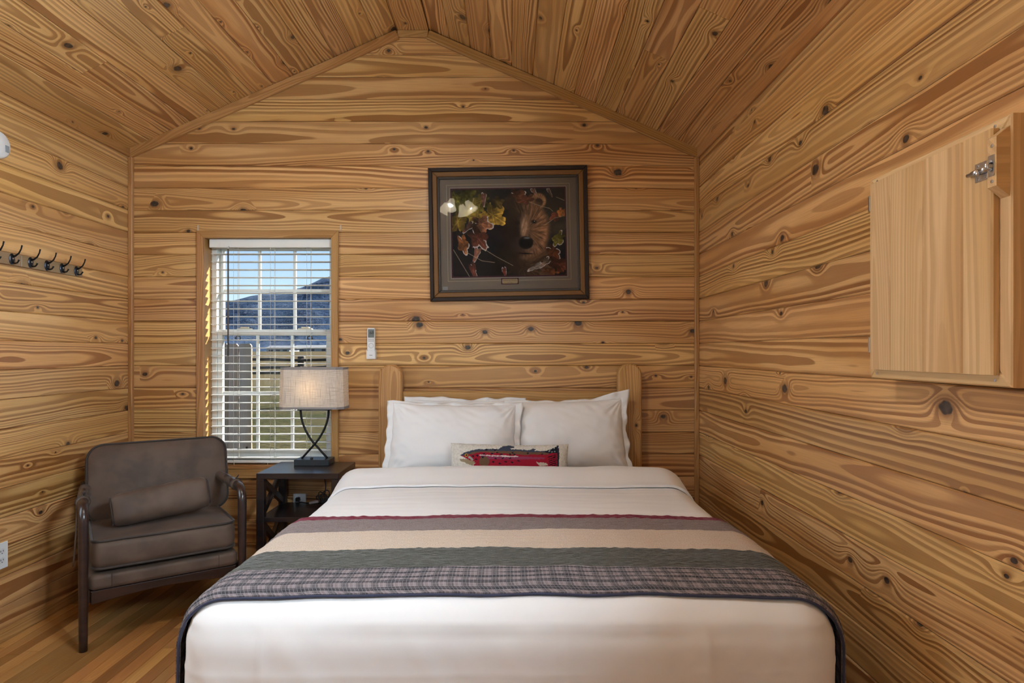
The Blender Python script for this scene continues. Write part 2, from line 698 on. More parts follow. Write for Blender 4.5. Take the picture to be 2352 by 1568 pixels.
# ---- side walls
def side_wall(name, x, sgn, label, openings):
    """sgn +1: the wall faces +x (left wall); openings: (y0,y1,z0,z1)"""
    mb = MB()
    xa, xb = (x - PT, x - 0.14) if sgn > 0 else (x + PT, x + 0.30)  # right wall thickened so the deep reveal steers the added fill light
    xa, xb = min(xa, xb), max(xa, xb)
    ys = [YB - 0.14] + [v for o_ in openings for v in o_[:2]] + [YW + 0.14]
    for i in range(0, len(ys), 2):
        mb.box((xa, ys[i], -0.3), (xb, ys[i + 1], EAVE + 0.05))
    for oy0, oy1, oz0, oz1 in openings:
        mb.box((xa, oy0, -0.3), (xb, oy1, oz0))
        mb.box((xa, oy0, oz1), (xb, oy1, EAVE + 0.05))
    w = struct(mb.build(name, SHEATH), label, 'wall')
    zt = ROW0
    rnd = random.Random(5 if sgn > 0 else 9)
    while zt > 0:
        zb = max(zt - ROW, 0.0)
        z1_ = min(zt, EAVE)
        cuts = [YB, YW]
        cuts.insert(1, rnd.uniform(-0.6, 0.9))
        for oy0, oy1, oz0, oz1 in openings:
            if zt > oz0 and zb < oz1:
                cuts = [YB, oy0, oy1, YW]
        segs = [(cuts[i], cuts[i + 1]) for i in range(len(cuts) - 1)]
        if len(cuts) == 4:
            segs = [segs[0], segs[2]]
        for s0, s1 in segs:
            L, h = s1 - s0, z1_ - zb
            if h < 0.01:
                continue
            M = frame_M((x, (s0 + s1) / 2, (zb + z1_) / 2), (0, -1 if sgn < 0 else 1, 0), (0, 0, 1))
            board('plank', w, rect(-L / 2 + 0.0004, L / 2 - 0.0004, -h / 2 + GAP, h / 2 - GAP), PT, PC, M, PINE)
        zt -= ROW
    return w


wall_left = side_wall('wall_left', XL, 1, 'side wall of pine planks carrying the coat hooks', [(1.00, 2.36, 0.85, 2.05)])
wall_right = side_wall('wall_right', XR, -1, 'side wall of pine planks carrying the wooden hatch', [(-0.35, 0.79, 1.82, 2.38)])

# ---- wall behind the camera, with an opening made up for the rear fill light
mb = MB()
mb.box((XL - 0.14, YB - 0.14, -0.3), (-1.52, YB, 2.47))
mb.box((0.92, YB - 0.14, -0.3), (XR + 0.14, YB, 2.47))
mb.box((-1.52, YB - 0.14, 2.27), (0.92, YB, 2.47))
mb.box((-1.52, YB - 0.14, -0.3), (0.92, YB, 0.22))
mb.prism([(XL - 0.2, EAVE), (XR + 0.2, EAVE), (RX1, RZ + 0.12), (RX0, RZ + 0.12)], -YB, -YB + 0.14,
         M=Matrix(((1, 0, 0, 0), (0, 0, -1, 0), (0, 1, 0, 0), (0, 0, 0, 1))))
struct(mb.build('wall_front', PINE), 'pine wall behind the photographer with an opening added for fill light', 'wall')

# ---- ceiling: deck, then the planks
ceiling = MB()
t_ = 0.05
ceiling.prism([(XL - 0.15, EAVE - 0.15 * SL + 0.022), (RX0, RZ + 0.022), (RX1, RZ + 0.022), (XR + 0.15, EAVE - 0.15 * SR + 0.022),
               (XR + 0.15, EAVE + t_ + 0.05), (RX1, RZ + t_ + 0.12), (RX0, RZ + t_ + 0.12), (XL - 0.15, EAVE + t_ + 0.05)],
              -(YW + 0.14), -(YB - 0.14), M=Matrix(((1, 0, 0, 0), (0, 0, -1, 0), (0, 1, 0, 0), (0, 0, 0, 1))))
ceiling = struct(ceiling.build('ceiling', SHEATH), 'vaulted ceiling of pine planks rising to a flat ridge board', 'ceiling')
rnd = random.Random(21)


def ceil_rows(xe, xr, joints):
    n_rows = 13
    e, r_ = Vector((xe, 0, EAVE)), Vector((xr, 0, RZ))
    d = (r_ - e)
    L = d.length
    u = d.normalized()
    w = L / n_rows
    for i in range(n_rows):
        c = e + u * (w * (i + 0.5))
        ey = u if xe < xr else -u
        # the front of the board faces down: ex x ey must point down
        ex = Vector((0, 1, 0))
        if ex.cross(ey).z > 0:
            ex = -ex
        cuts = [YB, YW]
        cuts.insert(1, joints[i] if i in joints else rnd.uniform(-1.6, 0.9))
        for s0, s1 in ((cuts[0], cuts[1]), (cuts[1], cuts[2])):
            M = frame_M((c.x, (s0 + s1) / 2, c.z), ex, ey)
            Lb = s1 - s0
            board('plank', ceiling, rect(-Lb / 2 + 0.0007, Lb / 2 - 0.0007, -w / 2 + GAP, w / 2 - GAP), PT, 0.0036, M, PINE)


ceil_rows(XL, RX0, {2: 2.88, 5: 2.88, 8: 1.9, 11: 1.5})
ceil_rows(XR, RX1, {2: 2.42, 3: 2.87, 6: 1.9, 9: 2.0})
wr = (RX1 - RX0)
board('ridge_board', ceiling, rect(-(YW - YB) / 2, (YW - YB) / 2, -wr / 2 + 0.001, wr / 2 - 0.001), PT, 0.003,
      frame_M(((RX0 + RX1) / 2, (YW + YB) / 2, RZ - 0.006), (0, 1, 0), (1, 0, 0)), PINE)

# ---- floor
flo = MB()
flo.box((XL - 0.14, YB - 0.14, -0.12), (XR + 0.14, YW + 0.14, -0.016))
floor = struct(flo.build('floor', SHEATH), 'honey coloured oak strip floor', 'floor')
FW = 0.057
rest = MB()
x = XL
i = 0
rf = random.Random(3)
while x < XR:
    x1 = min(x + FW, XR)
    cuts = [YB]
    while cuts[-1] < YW - 0.5:
        cuts.append(cuts[-1] + rf.uniform(0.45, 1.5))
    cuts[-1] = YW
    for s0, s1 in zip(cuts[:-1], cuts[1:]):
        L = s1 - s0
        if x < -0.75 and s1 > 0.9:
            M = frame_M(((x + x1) / 2, (s0 + s1) / 2, 0), (0, -1, 0), (1, 0, 0))
            board('floor_board', floor, rect(-L / 2 + 0.0005, L / 2 - 0.0005, -(x1 - x) / 2 + 0.0004, (x1 - x) / 2 - 0.0004), 0.016, 0.0009, M, OAK)
        else:
            rest.box((s0 + 0.0005, -x1 + 0.0004, -0.016), (s1 - 0.0005, -x - 0.0004, 0))
    x += FW
ro = rest.build('floor_board_field', OAK, floor, M=Matrix.Rotation(R(90), 4, 'Z') @ Matrix.Identity(4))
ro.matrix_local = frame_M((0, 0, 0), (0, 1, 0), (-1, 0, 0))
ro['kind'] = 'stuff'


# ---- trims
def trim_bar(name, p0, p1, w, t, face, mat=PINE_TRIM, label=None, c=0.003):
    """board from p0 to p1; local X the length, Y the width, Z towards face"""
    p0, p1 = Vector(p0), Vector(p1)
    ex = (p1 - p0).normalized()
    ez = Vector(face).normalized()
    ey = ez.cross(ex)
    M = frame_M((p0 + p1) / 2, ex, ey)
    L = (p1 - p0).length
    o = MB().box((-L / 2, -w / 2, -0.001), (L / 2, w / 2, t), c).build(name, mat, M=M)
    struct(o, label, 'trim')
    return o


gw = 0.052
gt = 0.020
off = gw / 2 / math.cos(math.atan(SL))
trim_bar('trim_1', (XL, YW, EAVE - off + 0.004), (RX0 + 0.004, YW, RZ - off - 0.004), gw, gt, (0, -1, 0), label='sloping trim board under the left slope of the gable')
trim_bar('trim_2', (RX1 - 0.004, YW, RZ - off - 0.004), (XR, YW, EAVE - off + 0.004), gw, gt, (0, -1, 0), label='sloping trim board with a dark knot under the right slope of the gable')
trim_bar('trim_3', (RX0 + 0.004, YW, RZ - 0.026), (RX1 - 0.004, YW, RZ - 0.026), 0.040, 0.014, (0, -1, 0), label='short trim piece across the gable peak')
trim_bar('trim_4', (XL + 0.0125, YW, 0.0), (XL + 0.0125, YW, EAVE - 0.045), 0.025, 0.022, (0, -1, 0), label='vertical corner trim beside the window wall')
trim_bar('trim_5', (XR - 0.0125, YW, 0.0), (XR - 0.0125, YW, EAVE - 0.045), 0.025, 0.022, (0, -1, 0), label='vertical corner trim between far wall and hatch wall')
trim_bar('trim_6', (XL, YB, EAVE - 0.020), (XL, YW - 0.001, EAVE - 0.020), 0.050, 0.012, (1, 0, 0), label='trim along the top of the coat hook wall')
trim_bar('trim_7', (XR, YB, EAVE - 0.020), (XR, YW - 0.001, EAVE - 0.020), 0.060, 0.014, (-1, 0, 0), label='trim along the top of the hatch wall')
trim_bar('baseboard_left', (XL, YB, 0.028), (XL, YW - 0.023, 0.028), 0.056, 0.014, (1, 0, 0), label='low pine baseboard behind the armchair')
trim_bar('baseboard_right', (XR, YB, 0.028), (XR, YW - 0.023, 0.028), 0.056, 0.014, (-1, 0, 0), label='low pine baseboard beyond the bed')
trim_bar('baseboard_back', (XL + 0.026, YW, 0.028), (XR - 0.026, YW, 0.028), 0.056, 0.014, (0, -1, 0), label='low pine baseboard under the window')
# dark knot in the right gable trim
kx = (1122 - 1175) / 389.0
kz = CAM_Z + (808 - 131) / 389.0
MB().lathe([(0.0, 0.0), (0.016, 0.0), (0.016, 0.0012), (0.0, 0.0016)], 14,
           M=Matrix.Translation((kx, YW - gt - 0.0005, kz)) @ Matrix.Rotation(R(90), 4, 'X') @ Matrix.Diagonal((1.6, 0.75, 1, 1))).build(
    'knot', plain('dark_knot', (0.03, 0.013, 0.008), 0.5), bpy.data.objects['trim_2'])

# ================================================================== WINDOW
win = struct(thing('window_1', 'double-hung white vinyl window in a pine casing', 'window', (0, 0, 0)))
WJ = 0.108                            # depth of the jamb
cw, ct = 0.042, 0.016


def wpart(name, lo, hi, mat=PINE_TRIM, c=0.002, parent=None, horizontal=True, label=None):
    """axis aligned board; local X along its longest side"""
    lo, hi = Vector(lo), Vector(hi)
    ce, ha = (lo + hi) / 2, (hi - lo) / 2
    if horizontal:
        ex, ey = (1, 0, 0), (0, 0, 1)
        hx, hy, hz = ha.x, ha.z, ha.y
    else:
        ex, ey = (0, 0, 1), (-1, 0, 0)
        hx, hy, hz = ha.z, ha.x, ha.y
    o = MB().box((-hx, -hy, -hz), (hx, hy, hz), c).build(name, mat, parent or win, M=frame_M(ce, ex, ey))
    if label:
        o['label'] = label
    return o


yf = YW - ct
# mitred casing on the wall
def casing(pts):
    o = MB()
    ce = Vector((sum(p[0] for p in pts) / 4, YW, sum(p[1] for p in pts) / 4))
    e = [(Vector((pts[(i + 1) % 4][0] - pts[i][0], 0, pts[(i + 1) % 4][1] - pts[i][1]))) for i in range(4)]
    hor = max(p[0] for p in pts) - min(p[0] for p in pts) > max(p[1] for p in pts) - min(p[1] for p in pts)
    if hor:
        loc = [(p[0] - ce.x, p[1] - ce.z) for p in pts]
        M = frame_M(ce, (1, 0, 0), (0, 0, 1))
    else:
        loc = [(p[1] - ce.z, -(p[0] - ce.x)) for p in pts]
        M = frame_M(ce, (0, 0, 1), (-1, 0, 0))
    o.prism(loc, 0.0, ct, 0.002)
    o.build('casing', PINE_TRIM, win, M=M)


casing([(WX0, WZ1), (WX1, WZ1), (WX1 + cw, WZ1 + cw), (WX0 - cw, WZ1 + cw)])
casing([(WX0 - cw, WZ0 - 0.02), (WX0, WZ0 - 0.02), (WX0, WZ1), (WX0 - cw, WZ1 + cw)])
casing([(WX1, WZ0 - 0.02), (WX1 + cw, WZ0 - 0.02), (WX1 + cw, WZ1 + cw), (WX1, WZ1)])
wpart('apron', (WX0 - cw, YW - ct, WZ0 - 0.075), (WX1 + cw, YW, WZ0 - 0.0205))
wpart('sill', (WX0 - 0.010, YW - 0.020, WZ0 - 0.020), (WX1 + 0.010, YW + WJ, WZ0))
wpart('jamb', (WX0 - 0.012, YW + 0.0005, WZ0), (WX0, YW + WJ, WZ1), horizontal=False)
wpart('jamb', (WX1, YW + 0.0005, WZ0), (WX1 + 0.012, YW + WJ, WZ1), horizontal=False)
wpart('head_jamb', (WX0 - 0.012, YW + 0.0005, WZ1), (WX1 + 0.012, YW + WJ, WZ1 + 0.012))

# vinyl frame
fy0, fy1 = YW + 0.085, YW + 0.16
ft = 0.030
V = lambda n, lo, hi, p=None, **k: wpart(n, lo, hi, VINYL, 0.002, p, **k)
V('vinyl_frame', (WX0, fy0, WZ0), (WX0 + ft, fy1, WZ1), horizontal=False)
V('vinyl_frame', (WX1 - ft, fy0, WZ0), (WX1, fy1, WZ1), horizontal=False)
V('vinyl_frame', (WX0 + ft, fy0, WZ1 - 0.03), (WX1 - ft, fy1, WZ1))
V('vinyl_frame', (WX0 + ft, fy0, WZ0), (WX1 - ft, fy1, WZ0 + 0.03))
GLASS = Mat('window_glass')
nt = GLASS.t
tr = nt.nodes.new('ShaderNodeBsdfTransparent')
tr.inputs[0].default_value = (0.97, 0.98, 0.98, 1)
gl = nt.nodes.new('ShaderNodeBsdfGlossy')
gl.inputs['Roughness'].default_value = 0.02
lw = nt.nodes.new('ShaderNodeFresnel')
lw.inputs['IOR'].default_value = 1.45
mx = nt.nodes.new('ShaderNodeMixShader')
nt.links.new(lw.outputs[0], mx.inputs[0])
nt.links.new(tr.outputs[0], mx.inputs[1])
nt.links.new(gl.outputs[0], mx.inputs[2])
nt.links.new(mx.outputs[0], nt.nodes['Material Output'].inputs['Surface'])
GLASS = GLASS.m
PANE = GLASS.copy()
PANE.name = 'clean_window_pane'
for n_ in PANE.node_tree.nodes:
    if n_.type == 'FRESNEL':
        n_.inputs['IOR'].default_value = 1.12
ZM = 1.392                            # meeting rail


def sash(name, z0, z1, yc, side, rail_b, rail_t):
    s = bpy.data.objects.new(name, None)
    COL.objects.link(s)
    s.parent = win
    x0, x1 = WX0 + ft + 0.001, WX1 - ft - 0.001
    th = 0.028
    def b(n, lo, hi, hor=True):
        return wpart(n, lo, hi, VINYL, 0.002, s, horizontal=hor)
    b('stile', (x0, yc - th / 2, z0), (x0 + side, yc + th / 2, z1), False)
    b('stile', (x1 - side, yc - th / 2, z0), (x1, yc + th / 2, z1), False)
    b('rail', (x0 + side, yc - th / 2, z0), (x1 - side, yc + th / 2, z0 + rail_b))
    b('rail', (x0 + side, yc - th / 2, z1 - rail_t), (x1 - side, yc + th / 2, z1))
    gx0, gx1, gz0, gz1 = x0 + side, x1 - side, z0 + rail_b, z1 - rail_t
    mw = 0.018
    vx = [gx0 + (gx1 - gx0) * f for f in (0, 1 / 3, 2 / 3, 1)]
    gzm = (gz0 + gz1) / 2
    for xx in vx[1:3]:
        b('muntin', (xx - mw / 2, yc - 0.007, gz0), (xx + mw / 2, yc + 0.007, gz1), False)
    b('muntin', (gx0, yc - 0.0068, gzm - mw / 2), (gx1, yc + 0.0068, gzm + mw / 2))
    for i in range(3):
        for (a_, c_) in ((gz0, gzm), (gzm, gz1)):
            MB().box((vx[i], yc - 0.0015, a_), (vx[i + 1], yc + 0.0015, c_)).build('pane', PANE, s)
    return s


up = sash('upper_sash', ZM - 0.012, WZ1 - 0.031, YW + 0.142, 0.020, 0.030, 0.020)
lo_s = sash('lower_sash', WZ0 + 0.031, ZM + 0.024, YW + 0.108, 0.030, 0.040, 0.036)
for xx in (-1.625, -1.255):
    o = MB().box((xx - 0.042, YW + 0.098, ZM + 0.024), (xx + 0.042, YW + 0.128, ZM + 0.031), 0.002)
    o.box((xx - 0.022, YW + 0.096, ZM + 0.031), (xx + 0.028, YW + 0.116, ZM + 0.040), 0.003)
    o.build('sash_lock', plain('cream_lock', (0.68, 0.62, 0.48), 0.4), win)
for xx in (-1.655, -1.220):
    MB().tube([(xx + 0.014 * math.cos(t), YW + 0.090, ZM - 0.028 + 0.012 * math.sin(t)) for t in [2 * math.pi * j / 16 for j in range(16)]],
              0.0035, 8, closed=True).build('pull_ring', PLASTIC_B, win, True)
for xx in (WX0 - cw + 0.004, WX1 + cw + 0.012):
    o = MB().box((xx - 0.005, YW - 0.004, WZ1 + cw + 0.002), (xx + 0.005, YW - 0.0002, WZ1 + cw + 0.034), 0.001)
    o.build('clear_clip', plain('clear_clip', (0.55, 0.44, 0.33), 0.25), win)

# ---- two made-up windows outside the view, built around the added fill lights
def fill_window(name, x, sgn, y0_, y1_, z0_, z1_, depth, label):
    w_ = struct(thing(name, label, 'window'))
    def pc(nm, lo, hi, mat):
        lo, hi = [min(a_, b_) for a_, b_ in zip(lo, hi)], [max(a_, b_) for a_, b_ in zip(lo, hi)]
        MB().box(lo, hi, 0.002).build(nm, mat, w_)
    xc = x + sgn * 0.014
    for a_, b_, c_, d_ in ((y0_ - 0.045, y1_ + 0.045, z1_, z1_ + 0.045), (y0_ - 0.045, y1_ + 0.045, z0_ - 0.045, z0_), (y0_ - 0.045, y0_, z0_, z1_), (y1_, y1_ + 0.045, z0_, z1_)):
        pc('casing', (x + sgn * 0.0005, a_, c_), (xc, b_, d_), PINE_TRIM)
    xo = x - sgn * depth
    for a_, b_, c_, d_ in ((y0_, y1_, z1_ - 0.03, z1_), (y0_, y1_, z0_, z0_ + 0.03), (y0_, y0_ + 0.03, z0_ + 0.03, z1_ - 0.03), (y1_ - 0.03, y1_, z0_ + 0.03, z1_ - 0.03), ((y0_ + y1_) / 2 - 0.015, (y0_ + y1_) / 2 + 0.015, z0_ + 0.03, z1_ - 0.03)):
        pc('vinyl_frame', (xo, a_, c_), (xo + sgn * 0.03, b_, d_), VINYL)


fill_window('fill_window_left', XL, 1, 1.00, 2.36, 0.85, 2.05, 0.115, 'added unseen window for fill light, next to the coat hooks')
fill_window('fill_window_right', XR, -1, -0.35, 0.79, 1.82, 2.38, 0.27, 'added high window for fill light, out of view')

# ---- blind
BL = thing('window_blind', 'open white horizontal slat blind hanging inside the window casing', 'blind')
bx0, bx1, by = WX0 + 0.028, WX1 - 0.006, YW + 0.042
MB().box((bx0 - 0.010, by - 0.026, WZ1 - 0.052), (bx1 + 0.003, by + 0.026, WZ1 - 0.002), 0.003).build('headrail', BLIND_WHITE, BL)
SP = (1049.7 - 583.0) / 26 / F_PX * by
z_first = CAM_Z + (808 - 583.0) / F_PX * by
slat = MB()
prof = [(-0.0245, -0.0022), (-0.012, 0.0), (0.0, 0.0008), (0.012, 0.0), (0.0245, -0.0022)]
tk = 0.0024
hw = (bx1 - bx0) / 2
pts_t = [(p[0], p[1] + tk / 2) for p in prof]
pts_b = [(p[0], p[1] - tk / 2) for p in reversed(prof)]
loop = pts_t + pts_b
n = len(loop)
vs = [(-hw, a_, b_) for a_, b_ in loop] + [(hw, a_, b_) for a_, b_ in loop]
fs = [(i, n + i, n + (i + 1) % n, (i + 1) % n) for i in range(n)] + [tuple(range(n)), tuple(reversed(range(n, 2 * n)))]
slat_me = slat.add(vs, fs).mesh('slat', BLIND_WHITE)
rs = random.Random(4)
for i in range(27):
    M = Matrix.Translation(((bx0 + bx1) / 2, by, z_first - SP * i)) @ Matrix.Rotation(R(rs.uniform(-0.5, 0.5) - 1.0), 4, 'X') @ Matrix.Rotation(R(rs.uniform(-0.12, 0.12)), 4, 'Y')
    link('slat', slat_me, BL, M)
z_last = z_first - SP * 26
MB().box((bx0, by - 0.025, z_last - 0.030), (bx1, by + 0.025, z_last - 0.014), 0.003).build('bottom_rail', BLIND_WHITE, BL)
for xx in (-1.648, -1.430, -1.214):
    for dx, dy, r_ in ((0.0, -0.0265, 0.0010), (0.009, 0.0265, 0.0010), (0.018, -0.010, 0.0010)):
        MB().tube([(xx + dx, by + dy, WZ1 - 0.05), (xx + dx * 0.9, by + dy, (WZ1 + z_last) / 2), (xx + dx, by + dy, z_last - 0.02)], r_, 6).build('ladder_cord', CORD_WHITE, BL)
for xx in (-1.64, -1.44):
    MB().tube([(xx + 0.006 * math.cos(t), by - 0.028, z_last - 0.034 + 0.008 * math.sin(t)) for t in [math.pi * 0.6 + j * 0.4 for j in range(10)]], 0.0012, 6).build('cord_end', CORD_WHITE, BL)
wx = (524 - 1175) / F_PX * (by - 0.034)
MB().tube([(wx, by - 0.034, WZ1 - 0.062), (wx, by - 0.034, 1.256)], 0.0045, 8).build('tilt_wand', WAND, BL, True)
o = MB().tube([(wx, by - 0.022, WZ1 - 0.045), (wx, by - 0.034, WZ1 - 0.05), (wx, by - 0.034, WZ1 - 0.066)], 0.003, 8)
o.build('wand_hook', plain('clear_plastic', (0.6, 0.62, 0.62), 0.2), BL, True)

# ================================================================== OUTSIDE THE WINDOW
m = Mat('meadow', 0.95, spec=0.1)
gx, gy, gz = m.coord()
g1 = m.noise(m.xyz(gx * 0.35, gy * 0.9, 0), 1.0, 4.0)
g2 = m.noise(m.xyz(gx * 6, gy * 14, 0), 1.0, 3.0)
col = m.mix(g1.ss(0.35, 0.65), (0.024, 0.030, 0.008), (0.055, 0.046, 0.019))
col = m.mix(g2.ss(0.35, 0.7), col, (0.011, 0.013, 0.0045))
m.set('Base Color', m.mix(gy.ss(17, 40), col, (0.06, 0.047, 0.022)))
m.bump(g2, 0.8, 0.1)
def gz_(d):
    t = max(0.0, min(1.0, (d - 20) / 90.0))
    return ZG + 1.75 * t * t * (3 - 2 * t)
gr = MB()
N = 40
gr.grid([[(-160 + 320 * i / N, YW + 0.2 + 300 * (j / N) ** 2.2, gz_(YW + 300 * (j / N) ** 2.2) + (0.0 if j < 12 else 0.12 * noise.noise((i * 0.4, j * 0.4, 0)))) for j in range(N + 1)] for i in range(N + 1)])
struct(gr.build('ground', m.m, merge=0.0), 'green and straw coloured meadow outside the window', 'meadow')
me = bpy.data.objects['ground'].data
if me.polygons[0].normal.z < 0:
    me.flip_normals()

# mountain
MT = Mat('forested_mountain_haze', 1.0, spec=0.0)
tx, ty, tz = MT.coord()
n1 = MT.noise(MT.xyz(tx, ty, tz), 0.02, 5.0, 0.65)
MT.set('Base Color', MT.mix(n1.ss(0.35, 0.65), (0.022, 0.042, 0.085), (0.042, 0.060, 0.100)))  # blue distance haze is put into the base colour
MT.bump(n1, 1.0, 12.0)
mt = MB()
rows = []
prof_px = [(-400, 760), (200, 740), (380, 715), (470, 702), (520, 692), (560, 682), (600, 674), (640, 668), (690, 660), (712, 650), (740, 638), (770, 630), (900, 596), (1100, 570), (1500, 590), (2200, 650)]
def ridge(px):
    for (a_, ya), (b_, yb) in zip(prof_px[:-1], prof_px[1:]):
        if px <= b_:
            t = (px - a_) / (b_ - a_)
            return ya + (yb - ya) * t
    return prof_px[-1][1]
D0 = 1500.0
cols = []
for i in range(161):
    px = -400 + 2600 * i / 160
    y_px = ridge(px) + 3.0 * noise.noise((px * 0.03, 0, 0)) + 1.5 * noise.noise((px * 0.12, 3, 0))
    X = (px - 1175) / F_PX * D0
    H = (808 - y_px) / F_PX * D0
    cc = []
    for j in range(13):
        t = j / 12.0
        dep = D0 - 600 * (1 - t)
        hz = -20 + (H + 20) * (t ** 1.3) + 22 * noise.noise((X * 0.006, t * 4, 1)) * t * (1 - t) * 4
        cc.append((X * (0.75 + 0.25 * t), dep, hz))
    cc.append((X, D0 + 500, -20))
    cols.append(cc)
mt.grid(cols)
struct(mt.build('mountain', MT.m, smooth=True), 'forested mountain coloured blue with painted distance haze', 'mountain')
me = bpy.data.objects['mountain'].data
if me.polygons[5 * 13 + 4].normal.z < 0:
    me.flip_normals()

# weathered board fence close to the window
wf = thing('board_fence', 'grey weathered board fence panel just outside the window', 'fence')
fd = 7.0
edges = [430, 453, 477, 501, 524, 547, 577.5]
fz = CAM_Z + (808 - 789) / F_PX * fd
for i, (a_, b_) in enumerate(zip(edges[:-1], edges[1:])):
    xa, xb = (a_ - 1175) / F_PX * fd, (b_ - 1175) / F_PX * fd
    w = xb - xa
    M = frame_M(((xa + xb) / 2, fd + 0.006 * (i % 2), (ZG + fz) / 2), (0, 0, 1), (-1, 0, 0))
    L = fz - ZG
    c_ = 0.022
    board('board', wf, [(-L / 2, -w / 2 + 0.003), (L / 2 - c_, -w / 2 + 0.003), (L / 2, -w / 2 + c_), (L / 2, w / 2 - c_), (L / 2 - c_, w / 2 - 0.003), (-L / 2, w / 2 - 0.003)], 0.022, 0.002, M, WEATHERED)
for zz in (0.1, 0.95):
    xa, xb = (430 - 1175) / F_PX * fd, (560 - 1175) / F_PX * fd
    MB().box((-(xb - xa) / 2, -0.045, -0.02), ((xb - xa) / 2, 0.045, 0.02)).build('back_rail', WEATHERED, wf, M=frame_M(((xa + xb) / 2, fd + 0.050, zz), (1, 0, 0), (0, 0, 1)))

# split rail fence in the meadow
sf = thing('split_rail_fence', 'dark split rail fence crossing the meadow', 'fence')
SRW = pine('split_rail_wood', (0.11, 0.095, 0.085), (0.045, 0.038, 0.033), knots=0.0, rough=0.9)
sd = 19.0
for px in (560, 693, 826, 960):
    xx = (px - 1175) / F_PX * sd
    MB().box((-0.78, -0.10, -0.10), (0.82, 0.10, 0.10), 0.03).build('post', SRW, sf, M=frame_M((xx, sd, ZG + 0.74), (0, 0, 1), (-1, 0, 0)))
for k_, y_px in enumerate((827, 843, 857)):
    zz = CAM_Z - (y_px - 808) / F_PX * sd
    for a_, b_ in ((430, 562), (558, 695), (691, 828), (824, 962)):
        xa, xb = (a_ - 1175) / F_PX * sd, (b_ - 1175) / F_PX * sd
        j0, j1 = random.uniform(-0.03, 0.03), random.uniform(-0.03, 0.03)
        MB().tube([(xa, sd - 0.14, zz + j0), ((xa + xb) / 2, sd - 0.14, zz + (j0 + j1) / 2 + 0.02), (xb, sd - 0.14, zz + j1)], [0.045, 0.052, 0.045], 7).build('rail', SRW, sf)


def house(px0, px1, y_top, y_base, dist, roof_col, label):
    h = thing('farm_building', label, 'building', (0, 0, 0), group='farm buildings beyond the meadow')
    xa, xb = (px0 - 1175) / F_PX * dist, (px1 - 1175) / F_PX * dist
    zt, zb = CAM_Z + (808 - y_top) / F_PX * dist, gz_(dist) - 0.4
    hh = zt - zb
    wh = zb + hh * 0.62
    MB().box((xa, dist, zb), (xb, dist + 6, wh)).build('wall', plain('pale_siding', (0.40, 0.44, 0.50), 0.7), h)
    r_ = MB()
    r_.prism([(dist - 0.5, wh), (dist + 6.5, wh), (dist + 3, zt)], xa - 0.4, xb + 0.4, M=Matrix(((0, 0, 1, 0), (1, 0, 0, 0), (0, 1, 0, 0), (0, 0, 0, 1))))
    r_.build('roof', plain('metal_roof', roof_col, 0.5), h)
    for f in (0.2, 0.5, 0.8):
        xc = xa + (xb - xa) * f
        MB().box((xc - 0.45, dist - 0.06, zb + (wh - zb) * 0.45), (xc + 0.45, dist, wh - 0.25)).build('window', plain('dark_pane', (0.05, 0.06, 0.08), 0.3), h)


house(612, 665, 793, 806, 130, (0.14, 0.15, 0.17), 'pale farm building with a grey roof beyond the split rail fence')
house(676, 760, 792, 806, 150, (0.17, 0.18, 0.19), 'long white farm building on the far side of the meadow')

# ================================================================== BED
bed = thing('bed', 'pine bed with round-topped headboard posts against the far wall', 'bed', (-0.008, 2.5, 0))
def bl(p):
    return (p[0] + 0.008, p[1] - 2.5, p[2])
HY0, HY1 = 3.545, 3.600
for s, label in ((-1, None), (1, None)):
    xc = -0.008 + s * 0.690
    hw_, hh_ = 0.0685, (1.207 + 0.0) / 2
    zt = 1.207 if s < 0 else 1.212
    # flat post with a rounded, eased top: local X is the length
    n = 9
    poly = [(0, -hw_), (zt - 0.062, -hw_)]
    poly += [(zt - 0.062 + 0.062 * math.sin(a), -hw_ * math.cos(a) if False else -hw_ + hw_ * (1 - math.cos(a)) ) for a in [R(90) * j / n for j in range(1, n + 1)]]
    poly += [(p[0], -p[1]) for p in reversed(poly[:-1])]
    o = MB().prism(poly, -0.0275, 0.0275, 0.008)
    M = frame_M(bl((xc, (HY0 + HY1) / 2, 0)), (0, 0, 1), (-1, 0, 0))
    o.build('headboard_post', PINE_BED, bed, 'auto', M=M)
MB().box((-0.625, -0.19, -0.014), (0.625, 0.19, 0.014), 0.006).build('headboard_rail', PINE_BED, bed, M=frame_M(bl((-0.008, 3.575, 1.052 - 0.19)), (1, 0, 0), (0, 0, 1)))
MB().box((-0.625, -0.14, -0.014), (0.625, 0.14, 0.014), 0.006).build('headboard_rail', PINE_BED, bed, M=frame_M(bl((-0.008, 3.575, 0.50)), (1, 0, 0), (0, 0, 1)))
for s in (-1, 1):
    MB().box((-0.97, -0.07, -0.014), (0.97, 0.07, 0.014), 0.004).build('side_rail', PINE_BED, bed, M=frame_M(bl((-0.008 + s * 0.735, 2.57, 0.22)), (0, 1, 0), (0, 0, 1)))
    MB().box((0, -0.04, -0.04), (0.29, 0.04, 0.04), 0.006).build('foot_post', PINE_BED, bed, M=frame_M(bl((-0.008 + s * 0.69, 1.68, 0)), (0, 0, 1), (-1, 0, 0)))


